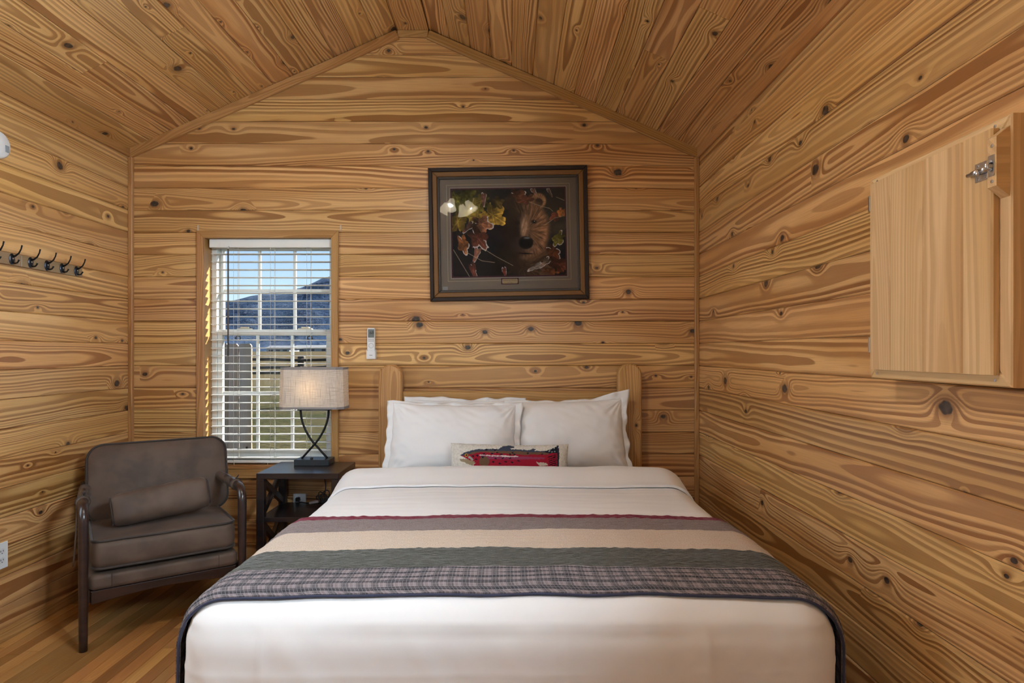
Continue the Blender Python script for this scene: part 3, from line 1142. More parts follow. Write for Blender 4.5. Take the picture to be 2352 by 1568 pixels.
def rounded_box(lo, hi, r, n, skip_bottom=True, disp=None):
    """dense rounded box as an MB; n = cells per metre"""
    lo, hi = np.array(lo, float), np.array(hi, float)
    c, h = (lo + hi) / 2, (hi - lo) / 2
    inn = h - r
    mb = MB()
    for ax in range(3):
        for side in (-1, 1):
            if ax == 2 and side < 0 and skip_bottom:
                continue
            o1, o2 = (ax + 1) % 3, (ax + 2) % 3
            n1, n2 = max(4, int(2 * h[o1] * n)), max(4, int(2 * h[o2] * n))
            def axis_pts(hh, k, rr):
                # finer near the rounded edges
                a = np.concatenate([np.linspace(-hh, -hh + rr, 7)[:-1], np.linspace(-hh + rr, hh - rr, k), np.linspace(hh - rr, hh, 7)[1:]])
                return a
            g1, g2 = axis_pts(h[o1], n1, r), axis_pts(h[o2], n2, r)
            rows = []
            inn_l, c_l = inn.tolist(), c.tolist()
            for a_ in g1.tolist():
                row = []
                for b_ in g2.tolist():
                    q = [0.0, 0.0, 0.0]
                    q[ax], q[o1], q[o2] = side * float(h[ax]), a_, b_
                    cl = [max(-m_, min(m_, v_)) for v_, m_ in zip(q, inn_l)]
                    d = [u_ - v_ for u_, v_ in zip(q, cl)]
                    L = math.sqrt(d[0] ** 2 + d[1] ** 2 + d[2] ** 2)
                    nrm = [u_ / L for u_ in d]
                    k_ = r
                    p = [cl[i_] + nrm[i_] * r + c_l[i_] for i_ in range(3)]
                    if disp is not None:
                        dv_ = disp(p, nrm)
                        p = [p[i_] + nrm[i_] * dv_ for i_ in range(3)]
                    row.append(tuple(p))
                rows.append(row)
            if side < 0:
                rows = [list(reversed(r_)) for r_ in rows]
            mb.grid(rows)
    return mb


MB2 = rounded_box((-0.77 + 0.008, 1.62 - 2.5, 0.28), (0.77 + 0.008, 3.54 - 2.5, 0.565), 0.06, 10)
MB2.build('mattress', WHITE, bed, True, merge=0.0005)

# ---- duvet
DX0, DX1, DY0, DY1, DZ0, DZ1, DR = -0.866, 0.856, 1.535, 3.100, 0.07, 0.640, 0.120


def duvet_disp(p, n):
    v = 0.006 * noise.noise((p[0] * 2.2, p[1] * 2.2, p[2] * 2.2 + 5))
    v += 0.0035 * noise.noise((p[0] * 7, p[1] * 5, p[2] * 3 + 9))
    if n[2] > 0.5:                        # gentle puff and cross folds
        v += 0.010 * (1 - (p[0] / 0.87) ** 2)
        v += 0.0022 * noise.noise((p[0] * 3, p[1] * 28, 3))
    else:
        v += 0.006 * noise.noise((p[0] * 9, p[1] * 9, p[2] * 1.2))
        if n[1] < -0.4:                   # the foot: pressed creases and a few drag lines
            for xc, wd in ((-0.63, 0.010), (0.125, 0.008), (0.49, 0.010)):
                v += 0.0022 * math.exp(-((p[0] - xc - 0.012 * (p[2] - 0.3)) / wd) ** 2)
            v += 0.0016 * math.exp(-((p[2] - 0.475 - 0.01 * p[0]) / 0.010) ** 2)
            v += 0.0022 * noise.noise((p[0] * 16 + p[2] * 12, p[2] * 3, 6))
            v += 0.0025 * noise.noise((p[0] * 22 - p[2] * 16, p[2] * 4, 2)) * max(0, (p[2] - 0.40) / 0.2)
    return v


dv = rounded_box((DX0, DY0, DZ0), (DX1, DY1 + 0.2, DZ1), DR, 90, disp=duvet_disp)
dv.f = [f for f in dv.f if max(dv.v[i][1] for i in f) < DY1]
duvet = dv.build('duvet', WHITE, None, True, merge=0.0004)
bm = bmesh.new(); bm.from_mesh(duvet.data)
bmesh.ops.delete(bm, geom=[v for v in bm.verts if not v.link_faces], context='VERTS')
bm.to_mesh(duvet.data); bm.free()
tag(duvet, 'smooth white duvet covering the bed and hanging over its foot', 'duvet')


def section(yc, offset, side_off, z_low, n_top=60, n_arc=10, n_side=14):
    """points across the bed at depth yc, following the duvet: [(x, z, s)]"""
    t = max(0.0, (DY0 + DR) - yc)
    e = DR - math.sqrt(max(DR * DR - t * t, 1e-6))
    x0, x1, zt = DX0 + e - side_off, DX1 - e + side_off, DZ1 - e + offset
    r = DR + offset
    pts = []
    for j in range(n_side):
        pts.append((x0, z_low + (zt - r - z_low) * j / n_side, (-1, 0)))
    for j in range(n_arc):
        a = R(180) - R(90) * j / n_arc
        pts.append((x0 + r + r * math.cos(a), zt - r + r * math.sin(a), (math.cos(a), math.sin(a))))
    for j in range(n_top + 1):
        pts.append((x0 + r + (x1 - x0 - 2 * r) * j / n_top, zt, (0, 1)))
    for j in range(1, n_arc + 1):
        a = R(90) - R(90) * j / n_arc
        pts.append((x1 - r + r * math.cos(a), zt - r + r * math.sin(a), (math.cos(a), math.sin(a))))
    for j in range(1, n_side + 1):
        pts.append((x1, zt - r - (zt - r - z_low) * j / n_side, (1, 0)))
    out, s = [], 0.0
    for i, (x_, z_, nn) in enumerate(pts):
        if i:
            s += math.hypot(x_ - pts[i - 1][0], z_ - pts[i - 1][1])
        v = duvet_disp((x_, yc, z_), (nn[0], 0, nn[1]))
        out.append((x_ + nn[0] * v, z_ + nn[1] * v, s))
    return out


def drape(name, mat, parent, ys, off, side_off, z_low, thick, rise=None, edge=None, label=None, relief=None, res=(60, 10, 14)):
    """cloth laid across the bed between the depths ys; has UVs (metres) and a thickness"""
    secs = []
    for yy in ys:
        secs.append((yy, section(yy, off, side_off, z_low, *res)))
    nj = len(secs[0][1])
    verts, uvs, faces = [], [], []
    for lay in (0, 1):
        for i, (yy, sec) in enumerate(secs):
            for j, (x_, z_, s) in enumerate(sec):
                # local normal across the bed
                j0, j1 = max(j - 1, 0), min(j + 1, nj - 1)
                tx_, tz_ = sec[j1][0] - sec[j0][0], sec[j1][1] - sec[j0][1]
                l_ = math.hypot(tx_, tz_) or 1
                nx_, nz_ = -tz_ / l_, tx_ / l_
                d = (0 if lay else -thick)
                if relief and lay:
                    d += relief(s, yy)
                yo = edge(x_, z_, yy) if edge else 0.0
                zr = rise(x_, z_, yy) if rise else 0.0
                verts.append((x_ + nx_ * d, yy + yo, z_ + nz_ * d + zr * (1.0 if lay else 0.35)))
                uvs.append((s, yy))
    ni = len(secs)
    n_l = ni * nj
    idx = lambda l, i, j: l * n_l + i * nj + j
    for i in range(ni - 1):
        for j in range(nj - 1):
            faces.append((idx(1, i, j), idx(1, i, j + 1), idx(1, i + 1, j + 1), idx(1, i + 1, j)))
            faces.append((idx(0, i, j), idx(0, i + 1, j), idx(0, i + 1, j + 1), idx(0, i, j + 1)))
    for j in range(nj - 1):
        faces.append((idx(0, 0, j), idx(0, 0, j + 1), idx(1, 0, j + 1), idx(1, 0, j)))
        faces.append((idx(0, ni - 1, j + 1), idx(0, ni - 1, j), idx(1, ni - 1, j), idx(1, ni - 1, j + 1)))
    for i in range(ni - 1):
        faces.append((idx(0, i + 1, 0), idx(0, i, 0), idx(1, i, 0), idx(1, i + 1, 0)))
        faces.append((idx(0, i, nj - 1), idx(0, i + 1, nj - 1), idx(1, i + 1, nj - 1), idx(1, i, nj - 1)))
    me = bpy.data.meshes.new(name)
    me.from_pydata(verts, [], faces)
    ul = me.uv_layers.new(name='UVMap')
    for lp in me.loops:
        ul.data[lp.index].uv = uvs[lp.vertex_index]
    for p in me.polygons:
        p.use_smooth = True
    me.set_sharp_from_angle(angle=R(60))
    me.materials.append(mat)
    me.update()
    o = link(name, me, parent)
    if label:
        o['label'] = label
    return o


def lerp_list(a, b, n):
    return [a + (b - a) * i / n for i in range(n + 1)]


# turned-down top of the duvet
fold_edge = lambda x_, z_, yy: 0.012 * noise.noise((x_ * 1.7, 0, 4)) + (0.05 * max(0, 0.60 - z_))
fold = drape('turned_down_fold', WHITE, duvet, lerp_list(2.865, 3.100, 18), 0.014, 0.010, 0.34, 0.010, edge=fold_edge,
             rise=lambda x_, z_, yy: (0.050 * math.sin(min(1.0, (yy - 2.865) / 0.20) * R(90)) ** 1.5 - 0.018 * max(0, (yy - 3.06) / 0.04) + 0.006 * noise.noise((x_ * 2.5, yy * 4, 1))) * min(1.0, max(0.0, (z_ - 0.50) / 0.12)))

# ---- bed runner: five sewn strips
def quilted(name, c0, c1, row=0.0115, strength=0.9, cell=30):
    m = Mat(name, 0.9, spec=0.2)
    u, v, _ = m.coord('UV')
    wob = m.noise(m.xyz(u * 9, v * 20, 0), 1.0, 2.0)
    vv = v + (wob - 0.5) * 0.006
    r1 = ((vv * (math.pi / row)).sin()).abs()
    puck = m.noise(m.xyz(u * cell * 3.0, v * 150 + u * 25, 0), 1.0, 2.0, 0.6)
    pk2 = m.noise(m.xyz(u * cell * 7, v * 420, 5.0), 1.0, 2.0)
    h = r1.pw(0.5) * 0.55 + puck * 0.9 + pk2 * 0.3
    th = m.noise(m.xyz(u * 240, v * 700, 2.0), 1.0, 2.0)
    m.set('Base Color', m.mix(th.ss(0.3, 0.7), c0, c1))
    m.set('Sheen Weight', 0.2)
    m.bump(h, strength * 0.6, 0.003)
    return m.m


def plaid(name):
    m = Mat(name, 0.9, spec=0.2)
    u, v, _ = m.coord('UV')
    wob = (m.noise(m.xyz(u * 8, v * 25, 0), 1.0, 2.0) - 0.5) * 0.004
    cs = 0.040
    fu = ((u + wob) / cs).fract()
    fv = ((v + wob * 1.5) / 0.034).fract()
    band_u = fu.ss(0.42, 0.47) * (1.0 - fu.ss(0.90, 0.95))
    band_v = fv.ss(0.50, 0.55) * (1.0 - fv.ss(0.93, 0.98))
    lu = ((u + wob) / (cs / 4)).fract().lt(0.16)
    lv = ((v + wob) / (0.034 / 4)).fract().lt(0.16)
    base = m.mix(fu.ss(0.0, 0.4), (0.19, 0.155, 0.165), (0.24, 0.212, 0.225))
    c = m.mix(band_u * 0.62, base, (0.030, 0.034, 0.040))
    c = m.mix(band_v * 0.80, c, (0.024, 0.028, 0.038))
    c = m.mix((lu.max(lv)) * 0.28, c, (0.50, 0.44, 0.45))
    m.set('Base Color', c)
    th = m.noise(m.xyz(u * 600, v * 600, 2.0), 1.0, 2.0)
    m.bump(th, 0.2, 0.001)
    return m.m


runner = thing('bed_runner', 'striped quilted bed runner laid across the foot of the white duvet', 'bed runner', (0, 0, 0))
wav = lambda x_, z_, yy: 0.010 * math.sin(x_ * 2.4 + 0.5) - 0.012 * x_
strips = [('plaid_strip', plaid('plaid_cotton'), 1.605, 1.770, 'grey and pink plaid strip along the near edge'),
          ('green_strip', quilted('quilt_green', (0.050, 0.052, 0.045), (0.092, 0.093, 0.081)), 1.770, 1.935, 'dark sage green quilted strip'),
          ('cream_strip', quilted('quilt_cream', (0.42, 0.32, 0.24), (0.60, 0.50, 0.41), 0.009, 0.55), 1.935, 2.135, 'cream quilted strip'),
          ('taupe_strip', quilted('quilt_taupe', (0.14, 0.105, 0.10), (0.25, 0.20, 0.19)), 2.135, 2.290, 'taupe quilted strip'),
          ('maroon_strip', quilted('quilt_maroon', (0.10, 0.004, 0.016), (0.20, 0.010, 0.035), 0.012), 2.290, 2.335, 'narrow maroon strip along the far edge')]
for nm, mt_, a_, b_, lb in strips:
    fine_ = nm != 'plaid_strip'
    row_ = 0.0118 if fine_ else 0.019
    amp_ = (0.0022 if nm == 'cream_strip' else 0.0034) if fine_ else 0.0036
    def relief(s_, y_, row_=row_, amp_=amp_, fine_=fine_):
        wv = 0.18 * noise.noise((s_ * 3.0, y_ * 12, 0))
        t = abs(math.sin(math.pi * (y_ / row_ + wv)))
        h_ = amp_ * (t ** 0.45 - 0.6)
        if fine_:
            h_ += amp_ * 1.1 * noise.noise((s_ * 46, y_ * 85 + s_ * 9, 3)) * t ** 0.5
        else:
            h_ += amp_ * 0.8 * noise.noise((s_ * 9, y_ * 60, 3)) + amp_ * 0.6 * noise.noise((s_ * 3, y_ * 25, 7))
        return h_
    drape(nm, mt_, runner, lerp_list(a_, b_, max(8, int((b_ - a_) / 0.0021))), 0.013, 0.022, 0.13, 0.009, edge=wav, label=lb, relief=relief, res=(210, 22, 40))
bind = plain('navy_binding', (0.030, 0.036, 0.075), 0.8)
sec = section(1.603, 0.0095, 0.0185, 0.13)
MB().tube([(x_, 1.603 + wav(x_, z_, 1.6), z_) for x_, z_, s in sec], 0.0035, 8).build('binding', bind, runner, True)


# ---- pillows
def pillow(name, w, h, t, mat, flange=(0.03, 0.016), seed=0, wrinkle=0.010, M=None, label=None, cat='pillow', group=None, sag=0.0, flop=None, nx=84, ny=60):
    """standing sham: local x width, y height, z front; flange = border width at the sides and along top and bottom"""
    def outline(u, v):
        x_ = w / 2 * u * (1 - 0.035 * (1 - v * v) * abs(u) ** 3 - 0.020 * v * abs(u))
        y_ = h / 2 * v * (1 - 0.05 * (1 - u * u) * abs(v) ** 3)
        y_ -= sag * (1 - u * u) * max(v, 0)
        y_ += 0.006 * noise.noise((u * 3 + seed, v, 0)) * abs(v)
        x_ += 0.006 * noise.noise((u, v * 4 + seed, 2)) * abs(u)
        return x_, y_
    def thick(u, v):
        a_ = max(0.0, 1 - abs(u) ** 3.4)
        b_ = max(0.0, 1 - abs(v) ** 2.8)
        return t / 2 * (a_ * b_) ** 0.62 * (1.0 - 0.20 * v)
    def wr(u, v):
        e = max(abs(u), abs(v))
        n_ = noise.noise((u * 2.2 + seed, v * 2.2, seed * 1.7)) * 0.9
        n_ += noise.noise((u * 8 + v * 4 + seed, v * 5 - u * 2, 3.1)) * (0.22 + 0.7 * e ** 4)
        # creases that run in from the corners
        cr = 0.0
        for cu, cv in ((-1, 1), (1, 1), (-1, -1), (1, -1)):
            du, dv_ = (u - cu) * w, (v - cv) * h
            ang = math.atan2(dv_, du)
            rr_ = math.hypot(du, dv_)
            cr += math.sin(ang * 17 + seed * 3 + cu + 2 * cv) * math.exp(-(rr_ / 0.20) ** 2) * min(1, rr_ / 0.05)
        g = math.sin(v * 22 + 2.5 * noise.noise((u * 2, v * 3, seed))) * max(0, abs(u) - 0.72) * 1.5
        return wrinkle * (n_ + g + 0.75 * cr)
    mb = MB()
    for side in (1, -1):
        rows = []
        for i in range(nx + 1):
            u = -1 + 2 * i / nx
            u = math.copysign(1 - (1 - abs(u)) ** 1.25, u)
            row = []
            for j in range(ny + 1):
                v = -1 + 2 * j / ny
                v = math.copysign(1 - (1 - abs(v)) ** 1.25, v)
                x_, y_ = outline(u, v)
                z_ = side * (thick(u, v) + (wr(u, v) * (1 - max(abs(u), abs(v)) ** 8) if side > 0 else 0))
                row.append((x_, y_, z_))
            rows.append(row if side > 0 else list(reversed(row)))
        mb.grid(rows)
    o = mb.build(name, mat, None, True, merge=0.0003)
    # ruffled border outside the seam
    fl = MB()
    per = []
    n_ = 64
    for k_ in range(4):
        for q in range(n_):
            f = -1 + 2 * q / n_
            per.append(((f, -1), (1, f), (-f, 1), (-1, -f))[k_])
    rows = []
    for (u, v) in per:
        x_, y_ = outline(u * 0.985, v * 0.985)
        side = abs(u) > abs(v)
        fw_x = flange[0] * (1 + 0.6 * noise.noise((y_ * 14, seed, 6.0)))
        fw_y = flange[1] * (1 + 0.6 * noise.noise((x_ * 12, seed, 7.0)))
        ax_ = max(0.0, (abs(u) - 0.80) / 0.20)
        ay_ = max(0.0, (abs(v) - 0.75) / 0.25)
        dx_, dy_ = math.copysign(fw_x * ax_, u), math.copysign(fw_y * ay_, v)
        row = []
        for s_ in range(5):
            f = s_ / 4
            wv = (noise.noise((x_ * 13 + seed * 3, y_ * 15, 2.0)) * 0.030 + noise.noise((x_ * 34, y_ * 34 + seed, 8.0)) * 0.012) * f ** 1.3
            p = [x_ + dx_ * f, y_ + dy_ * f, wv - 0.010 * f * ay_]
            if flop:
                q = flop(u, v, f)
                p = [a_ + b_ for a_, b_ in zip(p, q)]
            row.append(tuple(p))
        rows.append(row)
    fl.grid(rows, close_u=True)
    fo = fl.build('flange', mat, o, True, merge=0.0002)
    md = fo.modifiers.new('cloth', 'SOLIDIFY')
    md.thickness = 0.003
    md.offset = 0
    if M is not None:
        o.matrix_world = M
    tag(o, label, cat, group)
    return o


def stand(x, y, z, lean, rz=0.0, roll=0.0):
    return Matrix.Translation((x, y, z)) @ Matrix.Rotation(R(rz), 4, 'Z') @ Matrix.Rotation(R(90 - lean), 4, 'X') @ Matrix.Rotation(R(roll), 4, 'Z')


pillow('pillow', 0.63, 0.40, 0.07, WHITE, (0.035, 0.022), 1.3, 0.004, stand(-0.268, 3.494, 0.808, 7, 0, -0.6),
       'white pillow standing behind the front one on the lamp side', group='white bed pillows')
def flop_r(u, v, f):
    k_ = max(0, (u - 0.45) / 0.55) * max(0, (v - 0.45) / 0.55)
    return (0.020 * f * k_, 0.040 * f * k_, 0.030 * f * k_)
pillow('pillow', 0.65, 0.415, 0.17, WHITE, (0.030, 0.014), 5.9, 0.0085, stand(0.306, 3.420, 0.806, 13, 0, 1.6),
       'white pillow with a flared corner on the hatch wall side of the bed', group='white bed pillows', flop=flop_r)
pillow('pillow', 0.69, 0.405, 0.175, WHITE, (0.036, 0.016), 3.1, 0.0125, stand(-0.316, 3.338, 0.800, 15, 0, -0.8),
       'front white ruffled pillow on the lamp side of the bed', group='white bed pillows')

# ---- hooked pillow with a trout
def in_poly(px, py, poly):
    x = np.array([p[0] for p in poly]); y = np.array([p[1] for p in poly])
    inside = np.zeros(px.shape, bool)
    j = len(poly) - 1
    for i in range(len(poly)):
        c = ((y[i] > py) != (y[j] > py)) & (px < (x[j] - x[i]) * (py - y[i]) / (y[j] - y[i] + 1e-12) + x[i])
        inside ^= c
        j = i
    return inside


def seg_dist(px, py, pts):
    d = np.full(px.shape, 1e9)
    for (x0, y0), (x1, y1) in zip(pts[:-1], pts[1:]):
        dx, dy = x1 - x0, y1 - y0
        t = np.clip(((px - x0) * dx + (py - y0) * dy) / (dx * dx + dy * dy + 1e-12), 0, 1)
        d = np.minimum(d, np.hypot(px - x0 - t * dx, py - y0 - t * dy))
    return d


def vnoise(px, py, scale, seed):
    """smooth value noise on arrays"""
    rs_ = np.random.RandomState(seed)
    tab = rs_.rand(64, 64)
    x, y = px * scale, py * scale
    xi, yi = np.floor(x).astype(int), np.floor(y).astype(int)
    fx, fy = x - xi, y - yi
    fx, fy = fx * fx * (3 - 2 * fx), fy * fy * (3 - 2 * fy)
    g = lambda a, b: tab[a % 64, b % 64]
    return (g(xi, yi) * (1 - fx) + g(xi + 1, yi) * fx) * (1 - fy) + (g(xi, yi + 1) * (1 - fx) + g(xi + 1, yi + 1) * fx) * fy


def color_attr(me, cols):
    ca = me.color_attributes.new('print', 'FLOAT_COLOR', 'POINT')
    a = np.ones((len(me.vertices), 4), np.float32)
    a[:, :3] = cols
    ca.data.foreach_set('color', a.ravel())


def print_mat(name, rough, bump_scale=None, spec=0.3, bump_s=0.5):
    m = Mat(name, rough, spec=spec)
    n = m.node('ShaderNodeVertexColor', layer_name='print')
    m.t.links.new(n.outputs[0], m.b.inputs['Base Color'])
    if bump_scale:
        x, y, z = m.coord()
        m.bump(m.noise(m.xyz(x * bump_scale, y * bump_scale * 0.6, z * bump_scale), 1.0, 1.0), bump_s, 0.004)
    return m.m


FWD, FHT, FTH = 0.612, 0.225, 0.095
nx, ny = 300, 110
K = 1750.0                     # units across the pillow: x 0..1750, y down from the top edge
uu, vv = np.meshgrid(np.linspace(0, 1, nx + 1), np.linspace(0, 1, ny + 1), indexing='ij')
fx_ = uu * K
fy_ = (1 - vv) * K * FHT / FWD
fx_j = fx_ + (vnoise(fx_, fy_, 0.08, 3) - 0.5) * 14
fy_j = fy_ + (vnoise(fx_, fy_, 0.08, 4) - 0.5) * 14
colr = np.zeros(fx_.shape + (3,))
cream = np.array(srgb(216, 212, 204)); colr[:] = cream
colr *= (0.86 + 0.28 * vnoise(fx_, fy_, 0.06, 8))[..., None]
def paint(mask, rgb):
    colr[mask] = np.array(srgb(*rgb)) * 1.0
off_ = 105
P = lambda pts: [(a - 300, b - 150 + 0) for a, b in pts]
top_line = [(450, 345), (500, 310), (560, 285), (700, 248), (850, 236), (1020, 228), (1250, 236), (1480, 246), (1700, 262), (1760, 250)]
body = P(top_line + [(1880, 185), (1900, 330), (1900, 560), (1800, 620), (1740, 560), (1500, 590), (1200, 620), (900, 640), (650, 640), (650, 510), (690, 450), (560, 400)])
paint(in_poly(fx_j, fy_j, body), (150, 30, 50))
paint(in_poly(fx_j, fy_j, P(top_line + [(1740, 310), (1400, 325), (1000, 300), (760, 290), (600, 330), (520, 350)])), (106, 82, 62))
paint(in_poly(fx_j, fy_j, P(top_line + [(1700, 285), (1300, 268), (1000, 266), (800, 272), (650, 290), (540, 330), (480, 355)])), (62, 70, 86))
paint(in_poly(fx_j, fy_j, P([(1010, 232), (1080, 185), (1180, 165), (1240, 190), (1250, 215), (1180, 225), (1240, 250)])), (60, 68, 86))
paint(in_poly(fx_j, fy_j, P([(1460, 250), (1530, 225), (1565, 235), (1540, 256)])), (60, 68, 86))
paint(in_poly(fx_j, fy_j, P([(760, 350), (1300, 350), (1690, 360), (1690, 382), (1300, 395), (900, 400), (760, 395)])), (138, 62, 92))
paint(in_poly(fx_j, fy_j, P([(560, 400), (690, 450), (640, 500), (450, 430), (440, 395)])), (150, 135, 110))
paint(np.hypot(fx_j - 515, fy_j - 285) < 75, (106, 82, 62))
paint(seg_dist(fx_j, fy_j, P([(750, 340), (1000, 346), (1300, 352)])) < 9, (205, 200, 195))
paint(np.hypot((fx_j - 245), fy_j - 193) < 26, (170, 130, 60))
paint(np.hypot((fx_j - 248), fy_j - 190) < 10, (20, 20, 24))
paint(seg_dist(fx_j, fy_j, P([(590, 372), (640, 412)])) < 15, (150, 155, 155))
paint(in_poly(fx_j, fy_j, P([(1690, 270), (1870, 188), (1895, 290), (1760, 300)])), (28, 34, 46))
paint(seg_dist(fx_j, fy_j, P([(1885, 190), (1895, 300), (1892, 560)])) < 16, (44, 50, 62))
for q in ((1780, 230), (1830, 215), (1800, 275), (1845, 270), (1760, 260)):
    paint(np.hypot(fx_j - q[0] + 300, fy_j - q[1] + 150) < 11, (140, 150, 150))
for k_ in range(6):
    y0_ = 330 + 28 * k_
    paint(seg_dist(fx_j, fy_j, P([(1740 + 6 * k_, y0_ + 30), (1860, y0_ - 10)])) < 6, (26, 26, 34))
for q in ((805, 318), (925, 312), (1000, 295), (1060, 318), (1185, 318), (1245, 318), (785, 368), (980, 388), (1080, 380), (1185, 378), (945, 440), (1120, 435), (1215, 440),
          (1310, 420), (1040, 460), (1445, 295), (1650, 310), (690, 405), (650, 355), (710, 345), (965, 250), (840, 250), (1225, 290)):
    paint((np.abs(fx_j - q[0] + 300) / 24 + np.abs(fy_j - q[1] + 150) / 15) < 1, (30, 30, 42))
paint(in_poly(fx_j, fy_j, P([(1565, 430), (1720, 445), (1740, 480), (1620, 490)])), (190, 180, 165))
mb = MB()
front = []
for i in range(nx + 1):
    u = -1 + 2 * i / nx
    row = []
    for j in range(ny + 1):
        v = -1 + 2 * j / ny
        t_ = FTH / 2 * (max(0, 1 - abs(u) ** 4) * max(0, 1 - abs(v) ** 2.6)) ** 0.5
        e = 1 - 0.03 * (1 - v * v) * abs(u) ** 4
        row.append((FWD / 2 * u * e, FHT / 2 * v * (1 - 0.05 * (1 - u * u)) + 0.002 * noise.noise((u * 9, v * 9, 1)) + (0.010 * max(0, u - 0.55) * max(v, 0)), t_))
    front.append(row)
nf = (nx + 1) * (ny + 1)
mb.grid(front)
mb.grid([[(p[0], p[1], -p[2]) for p in reversed(r_)] for r_ in front[::1]])
me = mb.mesh('lumbar_pillow', print_mat('hooked_wool', 0.95, 430, 0.1, 0.9), True)
cols = np.zeros((len(me.vertices), 3)); cols[:] = cream
cols[:nf] = colr.reshape(-1, 3)
color_attr(me, cols)
fish = link('lumbar_pillow', me)
fish.matrix_world = stand(-0.012, 3.160, 0.697, 19, 0, -0.9)
tag(fish, 'small oblong hooked pillow with a red trout on cream, leaning on the bed pillows', 'pillow')

# ================================================================== ARMCHAIR
ch = thing('armchair', 'brown upholstered armchair with dark wooden legs below the window', 'armchair', (-1.757, 3.080, 0), (0, 0, R(35.4)))


def box_cushion(name, w, d, h, rc, mat, parent, M=None, puff=0.02, seed=0, n=26, piping=True, pipe_r=0.0055, wr=0.003):
    """boxed cushion: local x width, y depth, z thickness; rounded-rectangle outline, domed faces, piping round both rims"""
    def outline(k, tot):
        # superellipse-like rounded rectangle by arc steps
        per = []
        a, b = w / 2 - rc, d / 2 - rc
        for qx, qy, a0 in ((a, b, 0), (-a, b, 90), (-a, -b, 180), (a, -b, 270)):
            for s_ in range(9):
                t = R(a0 + 90 * s_ / 8)
                per.append((qx + rc * math.cos(t), qy + rc * math.sin(t)))
        return per
    per = outline(0, 0)
    # densify the straight runs
    pts = []
    for i in range(len(per)):
        p, q = per[i], per[(i + 1) % len(per)]
        L = math.hypot(q[0] - p[0], q[1] - p[1])
        m_ = max(1, int(L / 0.03))
        for s_ in range(m_):
            pts.append((p[0] + (q[0] - p[0]) * s_ / m_, p[1] + (q[1] - p[1]) * s_ / m_))
    N_ = len(pts)
    mb = MB()
    def ring(scale, z, bulge=0.0):
        out = []
        for (x_, y_) in pts:
            l_ = math.hypot(x_, y_) or 1
            nz = wr * noise.noise((x_ * scale * 13 + seed, y_ * scale * 13, z * 12)) + wr * 2.0 * noise.noise((x_ * scale * 5 + seed, y_ * scale * 5, z * 4))
            out.append((x_ * scale + x_ / l_ * bulge, y_ * scale + y_ / l_ * bulge, z + nz * (1 if abs(scale) < 0.995 else 0.3)))
        return out
    rows = []
    steps = [0.01, 0.12, 0.25, 0.38, 0.5, 0.62, 0.73, 0.83, 0.91, 0.965, 1.0]
    dome = lambda s_: puff * (1 - s_ ** 2.4)
    for s_ in steps:
        rows.append(ring(s_, h / 2 + dome(s_)))
    for f in (0.75, 0.5, 0.25):
        rows.append(ring(1.0, -h / 2 + h * f, 0.006 * math.sin(math.pi * f) + 0.002 * noise.noise((f * 9, seed, 0))))
    for s_ in reversed(steps):
        rows.append(ring(s_, -h / 2 - dome(s_)))
    base = len(mb.v)
    mb.v += [p for r_ in rows for p in r_]
    for i in range(len(rows) - 1):
        for j in range(N_):
            l = (j + 1) % N_
            mb.f.append((base + i * N_ + j, base + (i + 1) * N_ + j, base + (i + 1) * N_ + l, base + i * N_ + l))
    mb.f.append(tuple(base + j for j in range(N_)))
    mb.f.append(tuple(base + (len(rows) - 1) * N_ + j for j in reversed(range(N_))))
    o = mb.build(name, mat, parent, True, M=M)
    if piping:
        for zz in (h / 2, -h / 2):
            MB().tube([(x_ * 1.003, y_ * 1.003, z_) for (x_, y_, z_) in ring(1.0, zz)], pipe_r, 7, closed=True).build('piping', BROWN_PIPE, o, True)
    return o


# cushions
box_cushion('seat_cushion', 0.575, 0.60, 0.118, 0.05, BROWN, ch, Matrix.Translation((0, -0.025, 0.389)) @ Matrix.Rotation(R(-2), 4, 'X'), 0.016, 2.0)
back_tilt = Matrix.Translation((0.022, 0.235, 0.608)) @ Matrix.Rotation(R(76), 4, 'X')
box_cushion('back_cushion', 0.64, 0.385, 0.105, 0.075, BROWN, ch, back_tilt, 0.034, 7.0, wr=0.006)
# padded deck below the cushion
o = rounded_box((-0.300, -0.318, 0.245), (0.300, 0.25, 0.318), 0.024, 12, skip_bottom=False)
o.build('padded_deck', BROWN, ch, True, merge=0.0005)
for xx in (-0.215, 0.215):
    MB().tube([(xx, -0.3185, 0.312), (xx, -0.3190, 0.28), (xx, -0.3185, 0.250)], 0.0012, 6).build('deck_seam', BROWN_PIPE, ch)
# front apron with an arched lower edge
poly = [(-0.292, 0.245), (-0.292, 0.187)] + [(-0.292 + 0.584 * j / 20, 0.187 + 0.022 * math.sin(math.pi * j / 20)) for j in range(1, 20)] + [(0.292, 0.187), (0.292, 0.245)]
MB().prism(poly, 0.285, 0.308, 0.003, M=Matrix(((1, 0, 0, 0), (0, 0, -1, 0), (0, 1, 0, 0), (0, 0, 0, 1)))).build('front_apron', WALNUT, ch)
for s in (-1, 1):
    MB().box((s * 0.300 - 0.010, -0.29, 0.190), (s * 0.300 + 0.010, 0.30, 0.250), 0.003).build('side_rail', WALNUT, ch)
MB().box((-0.292, 0.27, 0.19), (0.292, 0.292, 0.25), 0.003).build('rear_rail', WALNUT, ch)
